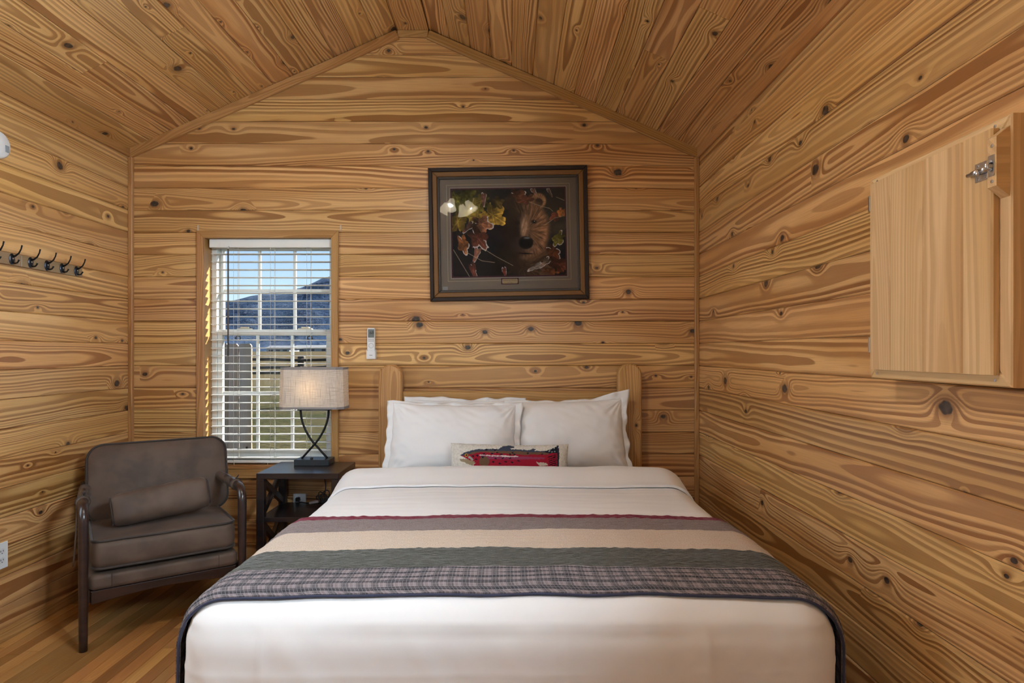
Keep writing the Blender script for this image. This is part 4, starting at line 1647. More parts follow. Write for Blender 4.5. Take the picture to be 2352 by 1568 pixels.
# legs that bend over into the arms
for s in (-1, 1):
    xx = s * 0.318
    pts, rr = [], []
    for j in range(9):
        pts.append((xx, -0.318, 0.0 + 0.555 * j / 8)); rr.append(0.0165 + 0.0035 * j / 8)
    rb = 0.060
    for j in range(1, 9):
        a = R(90) * j / 8
        pts.append((xx, -0.318 + rb * (1 - math.cos(a)), 0.555 + rb * math.sin(a))); rr.append(0.020)
    for j in range(1, 11):
        t = j / 10
        pts.append((xx - s * 0.012 * t, -0.258 + 0.545 * t, 0.615 - 0.020 * t + 0.008 * math.sin(math.pi * t))); rr.append(0.020 - 0.002 * t)
    MB().tube(pts, rr, 14).build('front_leg_and_arm', WALNUT, ch, True)
    # rear leg
    MB().tube([(s * 0.300, 0.375, 0.0), (s * 0.302, 0.330, 0.20), (s * 0.305, 0.290, 0.42), (s * 0.306, 0.285, 0.62)], [0.013, 0.017, 0.019, 0.018], 12).build('rear_leg', WALNUT, ch, True)
    # fabric arm sleeve, gathered with a tie
    pts, rr = [], []
    for j in range(15):
        t = j / 14
        pts.append((xx - s * 0.012 * t, -0.205 + 0.40 * t, 0.613 - 0.012 * t))
        rr.append(0.0245 + 0.0035 * math.sin(t * 21 + s) * (1 - t) + 0.003 * noise.noise((t * 9, s, 0)))
    rr[0] = 0.027
    sl = MB().tube(pts, rr, 14).build('arm_sleeve', BROWN, ch, True)
    MB().tube([(xx + 0.0268 * math.cos(t), -0.188 + 0.004 * math.sin(2 * t), 0.613 + 0.0268 * math.sin(t)) for t in [2 * math.pi * j / 20 for j in range(20)]], 0.0035, 6, closed=True).build('tie', BROWN_PIPE, sl, True)
    MB().tube([(xx - s * 0.004, -0.188, 0.640), (xx + 0.004, -0.196, 0.652), (xx + 0.010, -0.200, 0.664)], [0.005, 0.007, 0.002], 8, flat=0.4).build('tie_tail', BROWN_PIPE, sl, True)
# back frame: top rail and slats, mostly behind the cushion
fr = MB()
for s in (-1, 1):
    MB().tube([(s * 0.27, 0.262, 0.40), (s * 0.27, 0.300, 0.56), (s * 0.265, 0.345, 0.735)], [0.015, 0.016, 0.013], 10).build('back_post', WALNUT, ch, True)
MB().bar((-0.275, 0.340, 0.725), (0.275, 0.340, 0.725), 0.020, 0.045, 0.005).build('back_rail', WALNUT, ch)
MB().bar((-0.275, 0.285, 0.50), (0.275, 0.285, 0.50), 0.018, 0.040, 0.005).build('back_rail', WALNUT, ch)
# loose end of the sleeve that hangs outside the left arm
fl = []
for j in range(13):
    t = j / 12
    wdt = 0.030 * (1 - 0.35 * t)
    fl.append([(-0.338 - 0.012 * t ** 2, -0.105 + wdt * (k_ / 4 - 0.5) * 2 + 0.010 * t, 0.585 - 0.275 * t) for k_ in range(5)])
o = MB().grid(fl).build('sleeve_flap', BROWN, ch, True)
md = o.modifiers.new('cloth', 'SOLIDIFY'); md.thickness = 0.006

# bolster on the seat
mb = MB()
rows = []
for i in range(49):
    u = -1 + 2 * i / 48
    row = []
    for j in range(36):
        a = 2 * math.pi * j / 36
        c_, s_ = math.cos(a), math.sin(a)
        hx, hz = 0.056, 0.078
        k_ = (abs(c_) ** 2.7 + abs(s_) ** 2.7) ** (-1 / 2.7)
        sc = (max(0.0, 1 - abs(u) ** 14)) ** 0.4
        sc = max(sc, 0.02)
        ear = 1 + 0.10 * abs(u) ** 6 * (abs(c_ * s_) * 2) ** 2
        wv = 0.004 * noise.noise((u * 4, c_ * 1.4, s_ * 1.4)) + 0.006 * noise.noise((u * 1.6, c_, s_ + 4)) + 0.003 * math.sin(a * 9) * abs(u) ** 6
        row.append((0.215 * u, (hx * c_ * k_ + wv * c_) * sc * ear, (hz * s_ * k_ + wv * s_) * sc * ear))
    row.append(row[0])
    rows.append(row)
mb.grid(rows)
bol = mb.build('bolster_cushion', BROWN, None, True, merge=0.0003)
cx = Matrix.Rotation(R(35.4), 4, 'Z')
bp = Vector((-1.757, 3.080, 0)) + cx @ Vector((-0.004, -0.105, 0.557))
bol.matrix_world = Matrix.Translation(bp) @ Matrix.Rotation(R(35.4), 4, 'Z') @ Matrix.Rotation(R(-5.5), 4, 'Y') @ Matrix.Rotation(R(-14), 4, 'X')
for u in (-0.955, 0.955):
    kk = (1 - abs(u) ** 14) ** 0.4 * 1.07
    MB().tube([(0.215 * u, kk * 0.056 * math.cos(t) * (abs(math.cos(t)) ** 2.7 + abs(math.sin(t)) ** 2.7) ** (-1 / 2.7), kk * 0.078 * math.sin(t) * (abs(math.cos(t)) ** 2.7 + abs(math.sin(t)) ** 2.7) ** (-1 / 2.7))
               for t in [2 * math.pi * j / 32 for j in range(32)]], 0.0038, 6, closed=True).build('piping', BROWN_PIPE, bol, True)
tag(bol, 'small brown bolster cushion lying on the armchair seat', 'cushion')

# ================================================================== NIGHTSTAND
NX0, NX1, NY0, NY1, NZ = -1.352, -0.915, 3.262, 3.612, 0.637
ns = thing('nightstand', 'dark espresso nightstand with crossed side bars beside the bed', 'nightstand', ((NX0 + NX1) / 2, (NY0 + NY1) / 2, 0))
nw, nd = (NX1 - NX0) / 2, (NY1 - NY0) / 2
lw_ = 0.040
MB().box((-nw, -nd, NZ - 0.031), (nw, nd, NZ), 0.0025).build('table_top', ESPRESSO, ns)
for sx in (-1, 1):
    for sy in (-1, 1):
        MB().box((sx * (nw - lw_ / 2) - lw_ / 2, sy * (nd - lw_ / 2) - lw_ / 2, 0), (sx * (nw - lw_ / 2) + lw_ / 2, sy * (nd - lw_ / 2) + lw_ / 2, NZ - 0.0315), 0.0025).build('leg', ESPRESSO, ns)
for zz in (0.402, 0.118):
    MB().box((-nw + 0.012, -nd + 0.010, zz - 0.026), (nw - 0.012, nd - 0.010, zz), 0.0025).build('shelf', ESPRESSO, ns)
for sx in (-1, 1):
    xx = sx * (nw - lw_ / 2)
    for z0_, z1_ in ((0.404, NZ - 0.032), (0.120, 0.374)):
        a_, b_ = -nd + lw_, nd - lw_
        MB().bar((xx, a_, z0_ + 0.018), (xx, b_, z1_ - 0.018), 0.022, 0.033, 0.001, up=(0, 0, 1)).build('cross_bar', ESPRESSO, ns)
        MB().bar((xx + 0.0006, a_, z1_ - 0.018), (xx + 0.0006, b_, z0_ + 0.018), 0.022, 0.033, 0.001, up=(0, 0, 1)).build('cross_bar', ESPRESSO, ns)

# ================================================================== TABLE LAMP
LX, LY = (722 - 1175) / F_PX * 3.53, 3.535
lamp = thing('table_lamp', 'table lamp with crossed black stems and pale linen shade on the nightstand', 'table lamp', (LX, LY, NZ))
MB().box((-0.099, -0.058, 0.0), (0.099, 0.058, 0.034), 0.002).build('base', LAMP_BASE, lamp)
MB().box((-0.010, -0.050, 0.034), (0.004, -0.036, 0.046), 0.002).build('switch', PLASTIC_B, lamp)
zt_l = 0.309
for s in (-1, 1):
    pts = []
    for j in range(25):
        t = j / 24
        # starts at the foot, crosses at a third of the height and flares to the top
        z_ = 0.034 + (zt_l - 0.034) * t
        xx = s * (0.072 - 0.072 * (t / 0.29)) if t < 0.29 else -s * 0.082 * math.sin(R(90) * (t - 0.29) / 0.71) ** 0.85
        pts.append((xx, s * 0.004, z_))
    # smooth
    for _ in range(3):
        pts = [pts[0]] + [tuple((a_ + 2 * b_ + c_) / 4 for a_, b_, c_ in zip(pts[i - 1], pts[i], pts[i + 1])) for i in range(1, len(pts) - 1)] + [pts[-1]]
    MB().tube(pts, 0.0062, 10).build('stem', BLACK_METAL, lamp, True)
MB().box((-0.096, -0.012, zt_l), (0.096, 0.012, zt_l + 0.009), 0.001).build('top_bar', BLACK_METAL, lamp)
# shade: oblong box with cut corners
SW, SD, SH = 0.183, 0.088, 0.234
cc_ = 0.032
z0_ = zt_l + 0.012
def shade_ring(k, z):
    w_, d_ = SW * k, SD * k
    return [(w_ - cc_, -d_, z), (w_, -d_ + cc_, z), (w_, d_ - cc_, z), (w_ - cc_, d_, z), (-w_ + cc_, d_, z), (-w_, d_ - cc_, z), (-w_, -d_ + cc_, z), (-w_ + cc_, -d_, z)]
m = Mat('linen_shade', 0.9, spec=0.1)
x, y, z = m.coord()
l1 = m.noise(m.xyz(x * 12, y * 12, z * 420), 1.0, 3.0)
l2 = m.noise(m.xyz(x * 420, y * 420, z * 12), 1.0, 3.0)
lin = l1.max(l2).ss(0.50, 0.72)
colr_ = m.mix(lin, (0.80, 0.74, 0.68), (0.46, 0.42, 0.39))
tl = m.node('ShaderNodeBsdfTranslucent')
df = m.node('ShaderNodeBsdfDiffuse')
m.t.links.new(colr_.s, tl.inputs[0]); m.t.links.new(colr_.s, df.inputs[0])
mxs = m.node('ShaderNodeMixShader')
mxs.inputs[0].default_value = 0.45
m.t.links.new(df.outputs[0], mxs.inputs[1]); m.t.links.new(tl.outputs[0], mxs.inputs[2])
m.t.links.new(mxs.outputs[0], m.t.nodes['Material Output'].inputs['Surface'])
LINEN = m.m
sh = MB()
ra, rb_ = shade_ring(1.0, z0_), shade_ring(0.965, z0_ + SH)
sh.add(ra + rb_, [(i, (i + 1) % 8, 8 + (i + 1) % 8, 8 + i) for i in range(8)])
sho = sh.build('lamp_shade', LINEN, lamp)
for zz, k_ in ((z0_, 1.003), (z0_ + SH - 0.012, 0.969)):
    r0, r1 = shade_ring(k_, zz), shade_ring(k_ * 0.999, zz + 0.012)
    q0, q1 = shade_ring(k_ - 0.010, zz), shade_ring(k_ * 0.999 - 0.010, zz + 0.012)
    b_ = MB().add(r0 + r1 + q1 + q0, [(l * 8 + i, l * 8 + (i + 1) % 8, ((l + 1) % 4) * 8 + (i + 1) % 8, ((l + 1) % 4) * 8 + i) for l in range(4) for i in range(8)])
    b_.build('trim_band', fabric('grey_trim_tape', (0.26, 0.24, 0.24), 0.9, 0.1), sho)
MB().tube([(0, 0, zt_l + 0.009), (0, 0, zt_l + 0.075)], 0.012, 12).build('socket', BLACK_METAL, lamp, True)
EM = Mat('warm_bulb', 0.4, (1, 0.8, 0.55))
EM.set('Emission Color', (1.0, 0.66, 0.33, 1)); EM.set('Emission Strength', 8.0)
MB().lathe([(0.0, 0.075), (0.012, 0.078), (0.014, 0.095), (0.028, 0.122), (0.030, 0.140), (0.022, 0.160), (0.0, 0.168)], 18, M=Matrix.Translation((-0.012, -0.01, zt_l))).build('bulb', EM.m, lamp, True)

# ---- cord of the lamp, on the shelf of the nightstand
cord = thing('power_cord', 'black lamp cord bundled on the nightstand shelf with a white tag', 'cord', (0, 0, 0))
cz = 0.407
def at(px, py, Y):
    return ((px - 1175) / F_PX * Y, Y, CAM_Z + (808 - py) / F_PX * Y)
MB().tube([at(746, 1100, 3.60), at(748, 1115, 3.61), at(747, 1130, 3.60), at(744, 1140, 3.575)], 0.0033, 8).build('drop', PLASTIC_B, cord, True)
for a_, h_, w_ in ((70, 0.070, 0.020), (110, 0.060, 0.016), (140, 0.050, 0.014), (35, 0.040, 0.013), (90, 0.045, 0.022)):
    c0 = Vector(at(742, 1148, 3.54)); c0.z = cz + 0.012
    dr = Vector((math.cos(R(a_)), 0.1, math.sin(R(a_))))
    pp = Vector((-dr.z, 0, dr.x))
    MB().tube([c0 + dr * (h_ * (0.5 - 0.5 * math.cos(t))) + pp * (w_ * math.sin(t)) for t in [2 * math.pi * j / 20 for j in range(20)]], 0.0033, 6, closed=True).build('loop', PLASTIC_B, cord, True)
MB().tube([(at(738, 1150, 3.54)[0], 3.54, cz + 0.006), (at(722, 1150, 3.53)[0], 3.53, cz + 0.004), (at(705, 1152, 3.55)[0], 3.55, cz + 0.003), (at(688, 1152, 3.58)[0], 3.575, cz + 0.004),
           (at(682, 1150, 3.60)[0], 3.600, cz + 0.016), (at(686, 1148, 3.61)[0], 3.612, cz + 0.022)], 0.0033, 8).build('lead', PLASTIC_B, cord, True)
MB().bar((at(711, 1153, 3.53)[0], 3.525, cz + 0.011), (at(733, 1147, 3.53)[0], 3.530, cz + 0.019), 0.030, 0.014, 0.005).build('tag', plain('pink_white_tag', (0.62, 0.52, 0.52), 0.5), cord)

# ---- outlets
def outlet(loc, rz, w, h, label):
    o = thing('electrical_outlet', label, 'outlet', loc, (0, 0, R(rz)), group='white wall outlets')
    MB().box((-w / 2, -0.006, -h / 2), (w / 2, 0.0, h / 2), 0.002).build('cover_plate', PLASTIC_W, o)
    for s in (-1, 1):
        p = [(0.016 * math.cos(t), s * 0.0195 + 0.0145 * max(-0.85, min(0.85, math.sin(t)))) for t in [2 * math.pi * j / 24 for j in range(24)]]
        f = MB().prism(p, 0.006, 0.0075, 0, M=Matrix(((1, 0, 0, 0), (0, 0, -1, 0), (0, 1, 0, 0), (0, 0, 0, 1)))).build('socket_face', plain('white_socket', (0.68, 0.69, 0.70), 0.35), o)
        for xx, hh in ((-0.0065, 0.0085), (0.0065, 0.0070)):
            MB().box((xx - 0.0013, -0.0079, s * 0.0195 + 0.002 - hh / 2), (xx + 0.0013, -0.0074, s * 0.0195 + 0.002 + hh / 2)).build('slot', WALL_DARK_HOLE, f)
        MB().lathe([(0.0024, 0.0074), (0.0024, 0.0079)], 10, M=Matrix.Translation((0, 0, s * 0.0195 - 0.008)) @ Matrix.Rotation(R(90), 4, 'X')).build('ground_hole', WALL_DARK_HOLE, f)
    return o


outlet(((688.5 - 1175) / F_PX * YW, YW - 0.0002, 0.386), 0, 0.076, 0.118, 'white outlet behind the nightstand shelf on the far wall')
outlet((XL + 0.0002, 2.717, 0.381), 90, 0.070, 0.116, 'white outlet low on the coat hook wall near the armchair')
pl = MB().box((-0.012, -0.024, -0.012), (0.012, 0.0, 0.012), 0.004).build('plug', PLASTIC_B, cord)
pl.location = ((687 - 1175) / F_PX * YW, YW - 0.0086, 0.415)

# ================================================================== PICTURE
PXc, PZc = (1168.5 - 1175) / 391.0, CAM_Z + (808 - 536.5) / 391.0
pic = thing('framed_picture', 'framed wildlife print with a dark brown bear, hanging above the bed', 'picture', (PXc, YW - 0.002, PZc), (0, R(-1.05), 0))
W2, H2 = 0.466, 0.390
frame_out = plain('picture_frame_dark', (0.022, 0.012, 0.009), 0.55, 0.3)
frame_mid = plain('picture_frame_burl', (0.17, 0.078, 0.022), 0.5, 0.35, bump=(90, 0.2, 0.002))
frame_in = plain('picture_frame_bead', (0.035, 0.026, 0.020), 0.4, bump=(250, 0.8, 0.003))


def mitred(name, w, h, wid, y0_, y1_, mat, parent, c=0.003):
    """four mitred bars; outer half sizes w,h; bar width wid; from y0_ (wall) to y1_ (front)"""
    M = Matrix(((1, 0, 0, 0), (0, 0, -1, 0), (0, 1, 0, 0), (0, 0, 0, 1)))
    for pl_ in ([(-w, -h), (w, -h), (w - wid, -h + wid), (-w + wid, -h + wid)], [(w - wid, h - wid), (w, h), (-w, h), (-w + wid, h - wid)],
                [(-w, h), (-w, -h), (-w + wid, -h + wid), (-w + wid, h - wid)], [(w, -h), (w, h), (w - wid, h - wid), (w - wid, -h + wid)]):
        MB().prism(pl_, y0_, y1_, c, M=M).build(name, mat, parent)


mitred('frame_bar', W2, H2, 0.022, 0.0, 0.034, frame_out, pic)
mitred('frame_inlay', W2 - 0.0215, H2 - 0.0215, 0.028, 0.004, 0.026, frame_mid, pic, 0.004)
mitred('frame_bead', W2 - 0.049, H2 - 0.049, 0.015, 0.004, 0.019, frame_in, pic, 0.003)
MB().box((-W2 + 0.01, -0.004, -H2 + 0.01), (W2 - 0.01, 0.0, H2 - 0.01)).build('backing', SHEATH, pic)
mat_m = plain('taupe_mat_board', (0.20, 0.155, 0.125), 0.9, bump=(160, 0.35, 0.003))
MB().box((-W2 + 0.06, -0.0075, -H2 + 0.06), (W2 - 0.06, -0.0042, H2 - 0.06)).build('mat_board', mat_m, pic)
AW, AH, AZ = 0.333, 0.256, 0.010          # half sizes of the print, centre height
line_m = plain('gilt_line', (0.42, 0.34, 0.22), 0.6)
maroon_m = plain('maroon_mat', (0.055, 0.012, 0.020), 0.8)
for nm, a_, b_, w_, yy, mm in (('gilt_line', AW + 0.030, AH + 0.028, 0.0022, 0.0079, line_m), ('maroon_lip', AW + 0.0075, AH + 0.0075, 0.0080, 0.0082, maroon_m), ('white_lip', AW + 0.0105, AH + 0.0105, 0.0020, 0.0080, plain('pale_lip', (0.45, 0.40, 0.36), 0.7))):
    holder = MB()
    M = Matrix(((1, 0, 0, 0), (0, 0, -1, 0), (0, 1, 0, AZ), (0, 0, 0, 1)))
    w, h, wid = a_, b_, w_
    for pl_ in ([(-w, -h), (w, -h), (w - wid, -h + wid), (-w + wid, -h + wid)], [(w - wid, h - wid), (w, h), (-w, h), (-w + wid, h - wid)],
                [(-w, h), (-w, -h), (-w + wid, -h + wid), (-w + wid, h - wid)], [(w, -h), (w, h), (w - wid, h - wid), (w - wid, -h + wid)]):
        holder.prism(pl_, 0.0074, yy, 0, M=M)
    holder.build(nm, mm, pic)

# the print: a generic brown bear's face among autumn leaves, coloured per point
nx, ny = 380, 292
gu, gv = np.meshgrid(np.linspace(0, 1165, nx + 1), np.linspace(0, 900, ny + 1), indexing='ij')   # gv downwards
img = np.zeros(gu.shape + (3,))
n_a, n_b, n_c = vnoise(gu, gv, 0.012, 1), vnoise(gu, gv, 0.05, 2), vnoise(gu + gv * 0.3, gv * 0.35, 0.16, 5)
img[:] = np.array([14, 14, 18])
img += np.array([34, 32, 12]) * (np.clip(1 - np.hypot((gu - 120) / 420, (gv - 140) / 360), 0, 1) * (0.5 + n_a))[..., None]
img += np.array([22, 18, 8]) * (np.clip(1 - np.hypot((gu - 1080) / 260, (gv - 250) / 480), 0, 1) * (0.5 + n_a))[..., None]


def put(mask, rgb, soft=1.0):
    img[mask] = img[mask] * (1 - soft) + np.array(rgb) * soft


def fur(cx_, cy_, rx, ry, rgb, amt, ang=0.0):
    ca, sa = math.cos(ang), math.sin(ang)
    dx, dy = gu - cx_, gv - cy_
    a_, b_ = (dx * ca + dy * sa) / rx, (-dx * sa + dy * ca) / ry
    rr_ = np.hypot(a_, b_) + (n_c - 0.5) * 0.22 + (n_b - 0.5) * 0.12
    w_ = np.clip((1 - rr_) * 3.0, 0, 1) * amt * (0.55 + 0.75 * n_c)
    w_ = np.clip(w_, 0, 1)[..., None]
    img[:] = img * (1 - w_) + np.array(rgb) * w_


def soft(cx_, cy_, rx, ry, rgb, amt, ang=0.0, edge=0.35, tex=0.0):
    ca, sa = math.cos(ang), math.sin(ang)
    dx, dy = gu - cx_, gv - cy_
    rr_ = np.hypot((dx * ca + dy * sa) / rx, (-dx * sa + dy * ca) / ry)
    w_ = np.clip((1 - rr_) / edge, 0, 1)
    w_ = (w_ * w_ * (3 - 2 * w_) * amt * (1 - tex + 2 * tex * strk))[..., None]
    w_ = np.clip(w_, 0, 1)
    img[:] = img * (1 - w_) + np.array(rgb) * w_


def hairy(cx_, cy_, rx, ry, rgb, amt, x_dark, x_light, lo=0.25):
    """furry ellipse with radial hair; lit towards larger x"""
    dx, dy = gu - cx_, gv - cy_
    th_, r_ = np.arctan2(dy, dx) + 4.0, np.hypot(dx, dy)
    hair = 0.55 * vnoise(th_ * 16, r_ * 0.013, 1.0, 31) + 0.45 * vnoise(th_ * 42, r_ * 0.03, 1.0, 32)
    rr_ = np.hypot(dx / rx, dy / ry) + (hair - 0.5) * 0.16
    w_ = np.clip((1 - rr_) / 0.22, 0, 1) * amt
    lit = lo + (1 - lo) * np.clip((gu - x_dark) / (x_light - x_dark), 0, 1)
    c_ = np.array(rgb) * (lit * (0.45 + 1.1 * hair))[..., None]
    w_ = w_[..., None]
    img[:] = img * (1 - w_) + c_ * w_


strk = vnoise(gu * 0.9 + gv * 0.25, gv * 0.22, 0.10, 41)
hairy(720, 800, 360, 330, (72, 50, 36), 1.0, 420, 1000, 0.15)
hairy(600, 150, 84, 80, (64, 46, 34), 1.0, 450, 800, 0.4)
hairy(890, 130, 96, 92, (128, 90, 62), 1.0, 700, 960, 0.5)
soft(896, 146, 52, 52, (34, 23, 18), 0.95)
hairy(765, 430, 265, 355, (120, 84, 60), 1.0, 520, 960, 0.16)
soft(620, 470, 170, 330, (20, 14, 13), 0.85, 0.0, 0.9)
soft(745, 400, 66, 190, (150, 116, 92), 0.85, 0.06, 0.8, 0.3)
soft(700, 590, 150, 130, (46, 34, 30), 0.75, 0.0, 0.7, 0.2)
soft(800, 600, 110, 110, (112, 84, 66), 0.5, 0.0, 0.8, 0.4)
soft(758, 560, 84, 74, (9, 8, 10), 1.0, 0.0, 0.22)
soft(770, 512, 54, 18, (104, 100, 104), 0.8, 0.0, 0.8)
soft(722, 585, 16, 20, (2, 2, 2), 0.9)
soft(800, 582, 16, 20, (2, 2, 2), 0.9)
soft(845, 345, 40, 26, (26, 17, 14), 0.9, 0.15, 0.6)
soft(846, 346, 17, 14, (4, 3, 3), 1.0, 0.0, 0.3)
soft(850, 341, 5, 4, (170, 160, 150), 1.0)
soft(672, 356, 34, 24, (10, 7, 6), 0.9, 0.0, 0.6)
soft(748, 672, 110, 10, (8, 6, 6), 0.9, 0.05, 0.6)
soft(745, 715, 90, 34, (92, 70, 56), 0.6, 0.0, 0.9, 0.4)


def leaf(cx_, cy_, s_, ang, rgb, rim=None, lobes=5, squash=1.0):
    s_ = s_ * 1.22
    dx, dy = gu - cx_, gv - cy_
    ca, sa = math.cos(ang), math.sin(ang)
    a_, b_ = (dx * ca + dy * sa) / s_, (-dx * sa + dy * ca) / (s_ * squash)
    th_ = np.arctan2(b_, a_)
    rr_ = np.hypot(a_, b_)
    lim = 0.52 + 0.34 * np.abs(np.cos(th_ * lobes / 2)) ** 1.5 + 0.08 * np.cos(th_) + (n_b - 0.5) * 0.18
    mk = rr_ < lim
    shade = np.clip(0.35 + 0.65 * n_a + 0.30 * a_ + 0.25 * n_b, 0.1, 1.3)
    vein = np.minimum(np.abs(b_), np.minimum(np.abs(a_ - b_), np.abs(a_ + b_))) < 0.03
    for c_ in range(3):
        ch_ = img[..., c_]
        ch_[mk] = (rgb[c_] * shade)[mk]
        ch_[mk & vein] *= 1.35
    if rim is not None:
        edge_ = mk & (rr_ > lim - 0.11) & (np.sin(th_ * 1.5 + s_) > 0.1)
        img[edge_] = np.array(rim)


RIM = (150, 142, 140)
for args in ((70, 120, 120, 0.3, (84, 78, 30)), (190, 200, 130, 1.2, (92, 80, 30)), (60, 330, 110, 2.2, (88, 70, 26)), (150, 60, 100, 0.9, (62, 60, 24)), (260, 300, 90, 2.5, (110, 88, 34)),
             (420, 270, 135, 0.6, (150, 116, 44)), (310, 120, 90, 2.0, (70, 62, 26)), (470, 140, 70, 1.0, (64, 50, 22)), (330, 90, 85, 1.6, (92, 60, 52), RIM, 3, 0.35),
             (300, 360, 120, 0.2, (104, 66, 46), RIM, 5, 0.75), (180, 380, 90, 2.4, (84, 56, 46), RIM, 3, 0.4), (260, 500, 140, 0.9, (70, 36, 26), RIM, 5, 0.7), (110, 560, 110, 1.3, (112, 66, 34), RIM, 5, 0.55),
             (250, 660, 90, 1.9, (96, 62, 50), RIM, 3, 0.4), (210, 830, 110, 1.3, (70, 36, 30), RIM, 3, 0.35), (530, 850, 60, 1.4, (92, 40, 28), RIM, 3, 0.4),
             (690, 70, 120, 0.4, (86, 48, 30), RIM, 5, 0.6), (780, 110, 90, 2.8, (74, 40, 28), None, 5, 0.6), (850, 30, 60, 1.0, (110, 76, 60), RIM, 3, 0.4), (1010, 40, 60, 1.1, (80, 60, 50), RIM, 3, 0.3),
             (1080, 290, 80, 2.7, (86, 42, 30), None, 5, 0.6), (1130, 250, 50, 2.0, (140, 84, 40)), (1100, 520, 100, 2.2, (92, 84, 32), RIM, 5, 0.6), (1040, 660, 100, 0.9, (96, 50, 28), RIM, 5, 0.6),
             (1090, 790, 130, 0.4, (74, 38, 28), None, 5, 0.6), (960, 760, 80, 2.4, (104, 84, 72), RIM, 3, 0.45), (860, 810, 90, 2.7, (110, 98, 92), RIM, 3, 0.35), (1000, 860, 90, 0.2, (92, 52, 30), None, 5, 0.4)):
    leaf(*args)
for pts in ([(10, 620), (90, 760), (170, 900)], [(310, 610), (450, 700), (620, 795)], [(130, 640), (300, 740), (430, 760)], [(230, 90), (180, 280)], [(800, 140), (930, 190), (1010, 210), (1040, 240)], [(960, 380), (1060, 310), (1150, 290)], [(1080, 95), (1160, 130)]):
    put(seg_dist(gu, gv, pts) < 3.2, (128, 112, 92), 0.8)
img *= (0.9 + 0.2 * n_b)[..., None]
lin_ = np.where(img / 255 <= 0.04045, img / 255 / 12.92, ((np.clip(img, 0, 255) / 255 + 0.055) / 1.055) ** 2.4) * 1.75
pm = MB()
pm.grid([[(-AW + 2 * AW * i / nx, -0.0077, AZ + AH - 2 * AH * j / ny) for j in range(ny + 1)] for i in range(nx + 1)])
me = pm.mesh('print', print_mat('art_print', 0.7, None, 0.2))
if me.polygons[0].normal.y > 0:
    me.flip_normals()
color_attr(me, lin_.reshape(-1, 3))
link('print', me, pic)
pq = MB().box((-0.052, -0.0092, -0.0185), (0.052, -0.0075, 0.0185)).build('plaque', maroon_m, pic, M=Matrix.Translation((0.002, 0, AZ - AH - 0.032)))
MB().prism([(-0.046, -0.009), (-0.042, -0.0135), (0.042, -0.0135), (0.046, -0.009), (0.046, 0.009), (0.042, 0.0135), (-0.042, 0.0135), (-0.046, 0.009)], 0.0092, 0.0096, 0,
           M=Matrix(((1, 0, 0, 0), (0, 0, -1, 0), (0, 1, 0, 0), (0, 0, 0, 1)))).build('brass_plate', plain('brass_plate', (0.34, 0.22, 0.10), 0.5), pq)


def text(body, size, loc, parent, mat, rot=(R(90), 0, 0), ext=0.0002, sx=1.0):
    c = bpy.data.curves.new('lettering', 'FONT')
    c.body = body
    c.size = size
    c.align_x = 'CENTER'
    c.align_y = 'CENTER'
    c.extrude = ext
    c.materials.append(mat)
    t = bpy.data.objects.new('lettering', c)
    COL.objects.link(t)
    t.parent = parent
    t.location = loc
    t.rotation_euler = rot
    dg = bpy.context.evaluated_depsgraph_get()
    me = bpy.data.meshes.new_from_object(t.evaluated_get(dg))
    bpy.data.objects.remove(t)
    o = link('lettering', me, parent)
    o.location = loc
    o.rotation_euler = rot
    o.scale = (sx, 1, 1)
    return o


text('LEGEND OF THE FALL', 0.0085, (0, -0.0098, 0.006), pq, INK)
text('by', 0.005, (0, -0.0098, -0.001), pq, INK)
text('Collin Bogle', 0.0065, (0, -0.0098, -0.008), pq, INK)
PGL = GLASS.copy()
PGL.name = 'picture_glass'
for n_ in PGL.node_tree.nodes:
    if n_.type == 'FRESNEL':
        n_.inputs['IOR'].default_value = 1.28
MB().box((-W2 + 0.062, -0.0135, -H2 + 0.062), (W2 - 0.062, -0.0120, H2 - 0.062)).build('glazing', PGL, pic)
MB().box((-W2 + 0.072, -0.0119, -H2 + 0.066), (-W2 + 0.102, -0.0116, -H2 + 0.086)).build('sticker', plain('sticker', (0.25, 0.25, 0.26), 0.4), pic)

# ================================================================== REMOTE AND HOLDER
rx = (853.5 - 1175) / F_PX * (YW - 0.01)
rzb = CAM_Z - (824 - 808) / F_PX * YW
hol = thing('remote_holder', 'white wall holder for the remote beside the window', 'holder', (rx, YW - 0.0002, rzb))
MB().box((-0.027, -0.003, 0.0), (0.027, 0.0, 0.055), 0.001).build('back_plate', PLASTIC_W, hol)
MB().box((-0.027, -0.027, 0.0), (0.027, -0.003, 0.0035), 0.001).build('floor_plate', PLASTIC_W, hol)
for s in (-1, 1):
    MB().box((s * 0.0255 - 0.0015, -0.027, 0.0036), (s * 0.0255 + 0.0015, -0.0031, 0.055), 0.0005).build('cheek', PLASTIC_W, hol)
MB().box((-0.0239, -0.027, 0.0036), (0.0239, -0.0245, 0.048), 0.0008).build('front_plate', PLASTIC_W, hol)
MB().box((-0.009, -0.0273, 0.021), (0.009, -0.0269, 0.0235)).build('badge', plain('grey_print', (0.12, 0.13, 0.16), 0.5), hol)
rem = thing('remote_control', 'slim white remote control with grey screen in its wall holder', 'remote', (rx, YW - 0.0138, rzb + 0.004))
MB().box((-0.0228, -0.0095, 0.0), (0.0228, 0.0095, 0.178), 0.004).build('body', PLASTIC_W, rem, M=Matrix.Translation((-0.001, 0, 0)))
MB().box((-0.018, -0.0102, 0.121), (0.018, -0.0094, 0.171), 0.0004).build('screen', LCD, rem)
text('68', 0.026, (0.004, -0.0104, 0.149), rem, INK)
for r_ in range(2):
    for c_ in range(3):
        MB().box((-0.016 + c_ * 0.0115, -0.0104, 0.098 + r_ * 0.010), (-0.0075 + c_ * 0.0115, -0.0094, 0.104 + r_ * 0.010), 0.0003).build('button', PLASTIC_G, rem)
